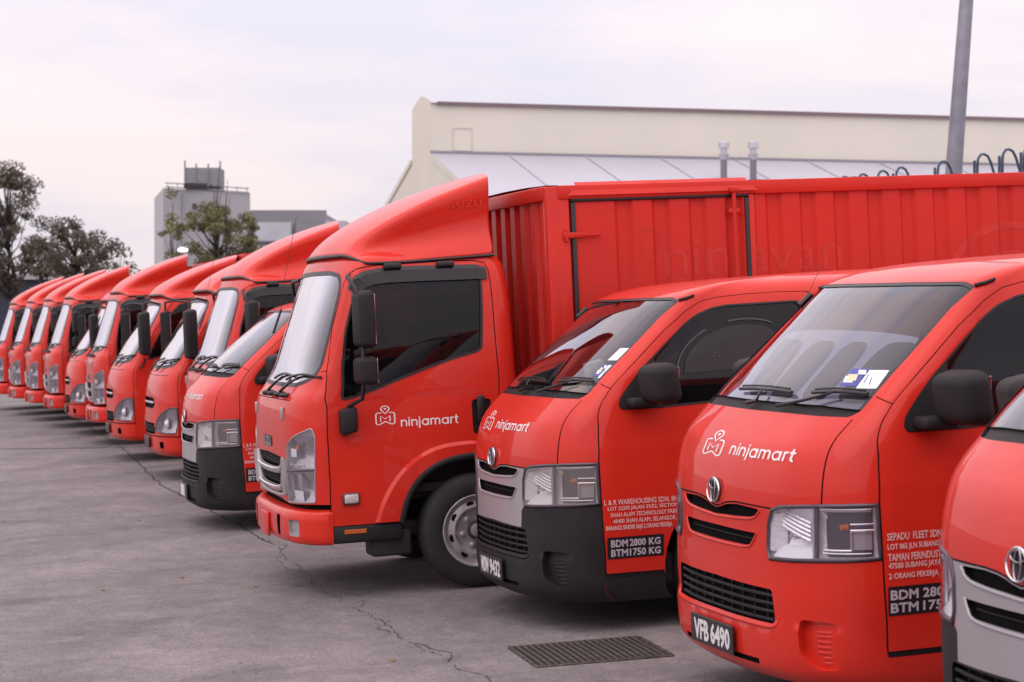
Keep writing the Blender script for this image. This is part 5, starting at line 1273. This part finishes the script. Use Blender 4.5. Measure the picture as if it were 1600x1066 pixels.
for u0, u1, v0, v1 in ((352, 360, 344, 355), (364, 372, 344, 355), (352, 360, 366, 378), (300, 308, 318, 328), (300, 308, 340, 350)):
    wn_ = pydata('window', [bpt(u, v) - org + Vector((-.05, -.35, 0)) for u, v in ((u0, v1), (u1, v1), (u1, v0), (u0, v0))], [(0, 1, 2, 3)], GREY2, tb); pydata('pane', [bpt(u, v) - org + Vector((-.06, -.42, 0)) for u, v in ((u0 + 1, v1 - 1), (u1 - 1, v1 - 1), (u1 - 1, v0 + 1), (u0 + 1, v0 + 1))], [(0, 1, 2, 3)], mat('dark_pane', (.05, .05, .06), rough=.2), wn_)
for u in (283, 334): tube('downpipe', [bpt(u, 300) - org + Vector((0, -.3, 0)), bpt(u, 420) - org + Vector((0, -.3, 0))], .06, GREY2, tb, 6)
facade(289.5, 342.5, 262, 3, 'plant_screen', GREY2, tb, org)
for k in range(8):
    v = 263 + k*3.6; tube('screen_slat', [bpt(289, v) - org + Vector((0, -.12, 0)), bpt(343, v) - org + Vector((0, -.12, 0))], .055, GREY3, tb, 5)
for u, vt in ((288.5, 251), (306, 256), (325, 256), (343.5, 252)): tube('screen_post', [bpt(u, 292) - org + Vector((0, -.2, 0)), bpt(u, vt) - org + Vector((0, -.2, 0))], .07, GREY2, tb, 5)
box('screen_base', tuple((bpt(289, 291) + bpt(343, 291))/2 - org + Vector((0, -.1, 0))), (3.0, .3, .35), DARKST, tb, 0, Matrix.Rotation(R(-8), 3, 'Z'))
tag(tb, 'grey tower block with a slatted plant screen on its roof', 'building')
o_ = bpt(450); o_.z = GZ; ab = empty('office_block', o_); org = Vector(o_)
facade(391, 508, 334, 12, 'wall', GREY2, ab, org); facade(391, 509.5, 328.5, .6, 'parapet', MATS['grey_render_dark'], ab, org)
for k, (u0, u1, v0, v1) in enumerate(((398, 456, 347, 378), (398, 456, 384, 402), (463, 504, 349, 372))):
    P = [bpt(u, v) - org + Vector((-.06, -.25, 0)) for u, v in ((u0, v1), (u1, v1), (u1, v0), (u0, v0))]; fr_ = pydata('window', P, [(0, 1, 2, 3)], GREY3 if k < 2 else GREY2, ab)
    if k < 2: pydata('pane', [p + Vector((-.0, -.05, 0)) for p in [bpt(u, v) - org + Vector((-.06, -.25, 0)) for u, v in ((u0 + 2, v1 - 2), (u1 - 2, v1 - 2), (u1 - 2, v0 + 2), (u0 + 2, v0 + 2))]], [(0, 1, 2, 3)], mat('pale_panel', (.50, .52, .58), rough=.5, noise=.15, nscale=1.), fr_)
facade(508.6, 540, 345, 10, 'low_wing', GREY3, ab, org)
tag(ab, 'lower flat roofed grey block with pale panels right of the tower', 'building')
FW = 125.
o_ = bpt(0); o_.z = GZ; sh = empty('low_shed', o_); org = Vector(o_)
facade(-260, 88, 437, 9, 'wall', mat('navy_wall', (.022, .026, .05), rough=.6), sh, org); facade(-262, 90, 427, 9.4, 'fascia', GREY, sh, org)
for c in sh.children:
    if c.name.startswith('fascia'):
        c.location.y -= .4; zt = bpt(0, 437).z - org.z
        for vv in c.data.vertices:
            if vv.co.z < .1: vv.co.z = zt
tag(sh, 'low shed with grey fascia and dark wall at the left edge', 'building')
lt = empty('street_light', tuple(ray_at(285.5, 391, 90.)))
lt.location.z = GZ; zt = ray_at(285.5, 391, 90.).z - GZ
tube('pole', [(0.25, .3, 0), (.25, .3, zt + .12)], .05, GALV, lt, 6); box('lamp_housing', (.05, .1, zt + .14), (.62, .36, .07), GALV, lt, .02)
lm = lathe('lamp_glass', [(-.07, 0), (-.06, .10), (-.02, .2), (.04, .22), (.06, .1), (.06, 0)], 'z', (0, 0, zt), mat('lit_lamp', (1, .97, .95), rough=.4, emit=6.0), lt, 14)
tag(lt, 'lit white street light shining just above the truck roofs', 'street light')

# ---------------------------------------------------------------- trees
BARK = mat('bark', (.07, .055, .05), rough=.9, noise=.4, nscale=10)
def leafmat(nm, c1, c2):
    m = mat(nm, c1, rough=.6, noise=.5, nscale=.9, col2=c2, spec=.25); b = m.node_tree.nodes['Principled BSDF']; b.inputs['Subsurface Weight'].default_value = 0.
    return m
LF1 = leafmat('leaf_hazed_olive', (.17, .145, .112), (.10, .087, .068)); LF2 = leafmat('leaf_light_green', (.23, .23, .11), (.13, .135, .065)); LF3 = leafmat('leaf_sparse', (.14, .13, .085), (.09, .085, .06))  # first leaf tone lightened; distance haze is put into its colour
def tree(name, loc, height, crown, nclump, leaves, leaf, lm, label, trunk_r=.14, bare=.35, spread=1.0, rnd=None, clump_r=.55):
    """tapered trunk and limbs; leaves in uneven clumps at the limb ends"""
    g = np.random.default_rng(rnd); t = empty(name, loc); parts = [tube_data([(0, 0, 0), (.04*height, 0, height*.35), (-.02*height, .1, height*.65), (.0, 0, height*.92)], [trunk_r, trunk_r*.8, trunk_r*.5, trunk_r*.15], 7)]
    C = []
    for k in range(nclump):
        a = g.uniform(0, 6.283); f = g.uniform(bare, 1.0); rr = crown * (math.sin(min(1, (f - bare)/(1 - bare + 1e-6)) * 2.6 + .35)) * g.uniform(.35, 1.05); c = Vector((rr*math.cos(a)*spread, rr*math.sin(a), height*f + g.uniform(-.2, .2)))
        C.append(c); st = Vector((0, 0, height * max(bare*.8, f - .22))); md = (st + c)/2 + Vector((0, 0, -.06*height*g.random())); parts.append(tube_data([st, md, c], [trunk_r*.35, trunk_r*.2, trunk_r*.06], 5))
    V, F = merge_data(parts); pydata('trunk', V, F, BARK, t, True)
    n = leaves; ci = g.integers(0, len(C), n); cen = np.array([tuple(c) for c in C])[ci]; rad = (clump_r * g.uniform(.5, 1.25, len(C)))[ci]
    d = g.normal(size=(n, 3)); d /= np.linalg.norm(d, axis=1)[:, None]; P = cen + d * (rad * g.random(n)**.5)[:, None] * [1.15, 1.15, .75]
    ax = g.normal(size=(n, 3)); ax /= np.linalg.norm(ax, axis=1)[:, None]; bx = np.cross(ax, g.normal(size=(n, 3))); bx /= np.linalg.norm(bx, axis=1)[:, None] + 1e-9
    s = leaf * g.uniform(.6, 1.4, n)[:, None]; V = np.stack([P - ax*s, P + bx*s*.45, P + ax*s, P - bx*s*.45], 1).reshape(-1, 3)
    me = bpy.data.meshes.new('crown'); me.vertices.add(4*n); me.vertices.foreach_set('co', V.ravel()); me.loops.add(4*n); me.loops.foreach_set('vertex_index', np.arange(4*n)); me.polygons.add(n); me.polygons.foreach_set('loop_start', np.arange(0, 4*n, 4)); me.polygons.foreach_set('loop_total', np.full(n, 4)); me.update(); me.validate()
    link('crown', me, lm, t); tag(t, label, 'tree', 'trees beyond the yard'); return t
def tree_at(u, v_top, fwd, name, *a, **k):
    p = ray_at(u, v_top, fwd); return tree(name, (p.x, p.y, GZ), p.z - GZ, *a, **k)
tree_at(14, 266, 95, 'roadside_tree', 2.0, 52, 11000, .075, LF1, 'tall dark tree cut by the left edge of the picture', rnd=3, clump_r=.52)
tree_at(-25, 300, 97, 'roadside_tree', 1.7, 30, 5500, .08, LF1, 'dark tree mostly hidden behind the tall one at the left edge', rnd=12, clump_r=.45)
tree_at(118, 352, 92, 'roadside_tree', 2.05, 50, 10000, .072, LF1, 'broad low dark tree between the tall left tree and grey tower', rnd=8, bare=.55, clump_r=.46, spread=1.0)
tree_at(66, 372, 94, 'roadside_tree', 1.1, 12, 1100, .11, LF1, 'small dark tree filling in beside the tall left tree', rnd=21, bare=.6, clump_r=.36)
tree_at(190, 378, 100, 'young_tree', .9, 10, 330, .10, LF3, 'faint sparse little tree left of the grey tower', rnd=5, bare=.6, trunk_r=.07, clump_r=.4)
tree_at(340, 318, 112, 'leafy_tree', 2.1, 42, 9500, .08, LF2, 'light green leafy tree in front of the grey tower', rnd=14, bare=.55, clump_r=.50)
tree_at(271, 298, 110, 'slender_tree', .85, 11, 520, .12, LF2, 'slender sparse tree at the left side of the grey tower', rnd=17, bare=.5, trunk_r=.06, clump_r=.36)
tree_at(388, 345, 111, 'leafy_tree', 1.0, 12, 1200, .12, LF2, 'small green tree at the right foot of the grey tower', rnd=30, bare=.6, clump_r=.42)
for u, v, lab in ((340, 258, 'bare dead branch standing up before the grey tower screen'), (353, 280, 'shorter bare dead branch right of the tower screen')):
    p = ray_at(u, v, 111); t = empty('dead_branch', (p.x, p.y, GZ)); h = p.z - GZ
    VV, FF = merge_data([tube_data([(0, 0, 0), (.05, 0, h*.5), (-.03, 0, h*.8), (.10, 0, h)], [.07, .05, .035, .012], 5), tube_data([(0, 0, h*.72), (.25, 0, h*.9)], [.025, .008], 5), tube_data([(0, 0, h*.66), (-.2, 0, h*.82)], [.025, .008], 5)]); pydata('stem', VV, FF, BARK, t, True); tag(t, lab, 'branch')
# ---------------------------------------------------------------- vehicles in the row
van_a, CUTV = build_van()
vans = [van_a] + [copy_tree(van_a) for _ in range(3)]
v3, v2, v1, v4 = vans
place(v3, 3.268, 7.929, -1.596, .02, .043, .008); place(v2, 3.107, 10.739, -1.631, .005, .04, -.005)
place(v1, 2.21, 16.8, float(gz(2.21, 16.8)) - CAM_H, .0, .045); place(v4, 3.15, 5.28, float(gz(3.15, 5.28)) - CAM_H, .01, .045)
for v in (v2, v1, v4): recolour(v, ('bumper', 'sill', 'fog_recess', 'bumper_lip'), BLACKP); recolour(v, ('grille_panel', 'grille_lip'), SILVER)
for v in (v2, v1):
    for o in v.children:
        if o.name.startswith('headlight'): o.data = o.data.copy(); o.data.materials.clear(); o.data.materials.append(LENSOLD)
KG = lambda a, b: ([('BDM', .06, .30), (a, .39, .29), ('KG', .73, .21)], [('BTM', .06, .30), (b, .39, .29), ('KG', .73, .21)])
LR = [('L & R WAREHOUSING SDN. BHD.', .352, .672, .435, .028, 0), ('LOT 22205 JALAN 33/52, SECTION 33,', .369, .638, .43, .026, 0), ('SHAH ALAM TECHNOLOGY PARK,', .383, .606, .38, .026, 0), ('40400 SHAH ALAM, SELANGOR.', .396, .573, .35, .026, 0), ('BARANG2 SENDIRI SAJA 2 ORANG PEKERJA', .358, .535, .365, .031, 0)]
van_lettering(v2, ('WDW', '9432'), LR, (.362, .393, .312, .112, *KG('2800', '1750')), .26)
van_lettering(v3, ('VFB', '6490'), [('SEPADU  FLEET SDN. BHD.', .357, .750, .31, .029, 0), ('LOT 865 JLN SUBANG', .357, .708, .225, .029, 0), ('TAMAN PERINDUSTRIAN', .358, .670, .29, .029, 0), ('47500 SUBANG JAYA', .359, .634, .23, .029, 0), ('2 ORANG PEKERJA', .360, .594, .215, .029, 0)],
              (.357, .457, .40, .114, [('BDM', .02, .30), ('2800', .37, .30), ('KG', .72, .21)], [('BTM', .02, .30), ('1750', .37, .30), ('KG', .72, .21)]), .13)
van_lettering(v1, None, LR, (.362, .393, .312, .112, *KG('2800', '1750')), .20)
van_lettering(v4, None, None, None, None)
pydata('plate_face', [(-.0325, .15, .25), (-.0325, -.10, .25), (-.0325, -.10, .345), (-.0325, .15, .345)], [(0, 1, 2, 3)], PLTXT, [c for c in v1.children if c.name.startswith('number_plate')][0])
tag(v3, 'red van with red bumper and plate VFB 6490, second from the right', 'van', 'vans in the row')
tag(v2, 'red van with black bumper and plate WDW 9432 beside the tall truck', 'van', 'vans in the row')
tag(v1, 'farthest red van, with silver grille, left of the tall truck', 'van', 'vans in the row')
tag(v4, 'nearest red van cut off by the right edge of the picture', 'van', 'vans in the row')
# things on and behind the windscreens
def front_quad(parent, S, ya, yb, za, zb, m, name, off=-.012, shear=0., rnd_=0.):
    P = np.array([(0, 0), (1, 0), (1, 1), (0, 1)], float)
    if rnd_: P = fillet(P * [abs(yb - ya), abs(zb - za)], rnd_, 5) / [abs(yb - ya), abs(zb - za)]
    n = len(P); V = []
    for a, b in P:
        z = za + (zb - za)*b; y = ya + (yb - ya)*a + shear*b; s_, v_ = S.f(abs(y), z); q = (S.at(s_, v_) + S.nrm(s_, v_)*off)[0]; V.append((q[0], q[1]*(1 if y > 0 else -1), q[2]))
    # extra inner ring keeps large patches on the curve
    c = np.mean(V, 0); s_, v_ = S.f(abs((ya + yb + shear)/2), (za + zb)/2); q = (S.at(s_, v_) + S.nrm(s_, v_)*off)[0]; V.append((q[0], q[1]*(1 if (ya+yb+shear) > 0 else -1), q[2]))
    return pydata(name, V, [(i, (i+1) % n, n) for i in range(n)], m, parent, True)
def sticker_pair(v, ya, yb, za, zb, blue_first=True, shear=.10):
    w_ = (yb - ya)
    b = front_quad(v, SV, ya, ya + w_*.48, za, zb, STBLUE, 'permit_sticker', -.002, shear); front_quad(b, SV, ya + w_*.03, ya + w_*.30, za + .012, zb - .028, STWHITE, 'sticker_field', -.0008, shear); front_quad(b, SV, ya + w_*.08, ya + w_*.36, za + .018, za + .042, STYEL, 'sticker_field', .0004, shear); front_quad(b, SV, ya + w_*.25, ya + w_*.46, zb - .022, zb - .006, STWHITE, 'sticker_field', .0004, shear)
    c = front_quad(v, SV, ya + w_*.52, yb, za - .008, zb - .004, STWHITE, 'permit_sticker', -.002, shear)
    front_quad(c, SV, ya + w_*.60, ya + w_*.62, za + .010, zb - .02, STBLUE, 'sticker_line', -.0008, shear); front_quad(c, SV, ya + w_*.75, ya + w_*.77, za + .006, zb - .03, STBLUE, 'sticker_line', -.0008, shear)
sticker_pair(v3, -.502, -.70, 1.338, 1.402, True, .02)
# pale sheet with four dark lobes behind the windscreen of the nearer whole van
sh = empty('windscreen_sheet'); sh.parent = v3
V = []; n1 = 24; S = SV
for z, k in ((1.272, 0), (1.33, 1), (1.39, 2), (1.45, 3), (1.51, 4), (1.545, 5), (1.572, 6)):
    for i in range(n1 + 1):
        y = -.70 + 1.40*i/n1; y *= (1 - .02*k); zz = z - (.035*abs(y/.68)**3 if k > 3 else 0); s_, v_ = S.f(abs(y), zz); q = (S.at(s_, v_) - S.nrm(s_, v_)*.040)[0]; V.append((q[0], q[1]*(1 if y > 0 else -1), q[2]))
pydata('pale_sheet', V, [(r_*(n1+1) + i + 1, r_*(n1+1) + i, (r_+1)*(n1+1) + i, (r_+1)*(n1+1) + i + 1) for r_ in range(6) for i in range(n1)], SHEETGREY, sh, True)
for ya, yb, sh_ in ((.27, .05, .16), (.04, -.20, .075), (-.245, -.43, .055), (-.49, -.695, .03)):
    N_ = 8; P = fillet(np.array([(0, 0), (1, 0), (1, 1), (0, 1)], float), .34, 6); V = []
    for ring in (1.0, .6, .25):
        for a, b in P:
            a_, b_ = .5 + (a - .5)*ring, .5 + (b - .5)*ring; z = 1.298 + (1.525 - 1.298)*b_; y = ya + (yb - ya)*a_ + sh_*b_*(1 + (.9 if ya > .2 and a_ < .5 else 0)); s_, v_ = S.f(abs(y), z); q = (S.at(s_, v_) - S.nrm(s_, v_)*.034)[0]; V.append((q[0], q[1]*(1 if y > 0 else -1), q[2]))
    n = len(P); F = [(r_*n + i, r_*n + (i+1) % n, (r_+1)*n + (i+1) % n, (r_+1)*n + i) for r_ in (0, 1) for i in range(n)] + [tuple(2*n + i for i in range(n))]
    pydata('dark_lobe', V, F, LOBEBLK, sh, True)
# stickers and papers in the van beside the truck
sticker_pair(v2, -.645, -.72, 1.335, 1.395, True, .015); front_quad(v2, SV, -.625, -.70, 1.415, 1.476, STWHITE, 'permit_sticker', -.002, .0)
bpy.context.view_layer.update()
def in_van(o, v): o.matrix_world = v.matrix_world @ o.matrix_basis
def loose(name, bm, m, loc, rot, v, label, cat):
    o = from_bm(name, bm, m); auto_smooth(o, 40); o.location = loc; o.rotation_euler = rot; bpy.context.view_layer.update(); in_van(o, v); tag(o, label, cat); return o
bm = bmesh.new(); bm_box(bm, (0, 0, 0), (.11, .055, .20), .006); loose('carton', bm, mat('white_card', (.55, .53, .50), rough=.7), (.51, -.34, 1.305), (0, R(-10), R(20)), v2, 'small white carton standing on the dashboard behind the windscreen', 'carton')
bm = bmesh.new(); bm_box(bm, (0, 0, 0), (.20, .26, .028), .010)
for q in bm.verts: q.co.z += .05*q.co.x*q.co.x*8 + .03*math.sin(q.co.y*9)
loose('envelope', bm, mat('manila_paper', (.58, .47, .28), rough=.8, noise=.2, nscale=20), (.43, -.36, 1.225), (0, R(-16), R(12)), v2, 'creased yellow manila envelope lying on the van dashboard', 'envelope')
bm = bmesh.new(); bm_box(bm, (0, 0, 0), (.21, .297, .003)); loose('paper_sheet', bm, mat('paper', (.62, .62, .64), rough=.8), (.42, -.02, 1.203), (0, R(-4), R(-14)), v2, 'white paper sheet flat on the dashboard left of the envelope', 'paper')
# blistered film on the side window of that van
dr = [o for o in v2.children if o.name.startswith('door') and o.type == 'MESH'][0]
FILMG = mat('blistered_film_edge', (.055, .054, .07), rough=.5); FILMD = mat('film_dark_patch', (.012, .010, .012), rough=.35)
arcp = np.array([(.80, 1.33), (.83, 1.42), (.90, 1.50), (1.01, 1.565), (1.14, 1.60), (1.28, 1.605), (1.40, 1.575), (1.48, 1.51), (1.53, 1.43)])
arcd = chaikin(arcp, 2, False)
lay('film_blister', strokes([arcd[:14], arcd[17:26]], .009), on_side(SV, 0, 0, .0), FILMG, dr)
patch = np.vstack([chaikin(np.array([(.845, 1.33), (.87, 1.42), (.94, 1.49), (1.04, 1.545), (1.16, 1.575), (1.30, 1.572), (1.38, 1.545), (1.46, 1.44)]), 2, False), [(1.44, 1.36), (1.1, 1.34)]])
lay('film_patch', (patch, [tuple(range(len(patch)))[::1]]), on_side(SV, 0, 0, -.003), FILMD, dr)
fl_ = []
for k in range(22):
    a = rng.uniform(0, 6.28); x, z = rng.uniform(.92, 1.40), rng.uniform(1.38, 1.55); l = rng.uniform(.008, .035); fl_.append([(x, z), (x + l*math.cos(a), z + l*math.sin(a)*.7)])
lay('film_blister', strokes(fl_, .004), on_side(SV, 0, 0, .001), FILMG, dr)

truck = build_truck()
tl = {'6': (2.66, 19.1), '9': (2.48, 28.4), '11': (2.22, 33.4), '12': (2.06, 35.9), '13': (1.90, 38.4), '14': (1.72, 41.0)}
lab = {'6': 'tall truck half hidden by the farthest van, its deflector above it', '9': 'tall square nosed truck fifth from the far left end', '11': 'tall truck fourth from the far left end of the row',
       '12': 'tall truck third from the far left end of the row', '13': 'tall truck second from the far left end of the row', '14': 'last red truck of the row, cut by the left edge'}
for k, (X, Y) in tl.items():
    c = copy_tree(truck); place(c, X, Y, float(gz(X, Y)) - CAM_H, 0, .045); tag(c, lab[k], 'truck', 'trucks in the row')
place(truck, 2.3, 12.8, -1.655, 0, .047); truck_lettering(truck)
tag(truck, 'nearest red cargo truck with white door lettering and tall roof deflector', 'truck', 'trucks in the row')
rt = build_round_truck()
rl = {'7': (2.55, 22.0, 'red truck with rounded nose just left of the farthest van'), '8': (2.42, 25.1, 'red rounded truck with a black weight sign on its door'), '10': (2.35, 31.0, 'small looking rounded red truck squeezed between two tall trucks')}
for k, (X, Y, lb) in list(rl.items())[1:]:
    c = copy_tree(rt); place(c, X, Y, float(gz(X, Y)) - CAM_H, 0, .045); tag(c, lb, 'truck', 'trucks in the row')
    if k == '8': door_sign(c, SH, .34, .66, .34, .32, 'BDM 5000', 'BTM 2500')
place(rt, 2.55, 22.0, float(gz(2.55, 22.)) - CAM_H, 0, .045); tag(rt, rl['7'][2], 'truck', 'trucks in the row')
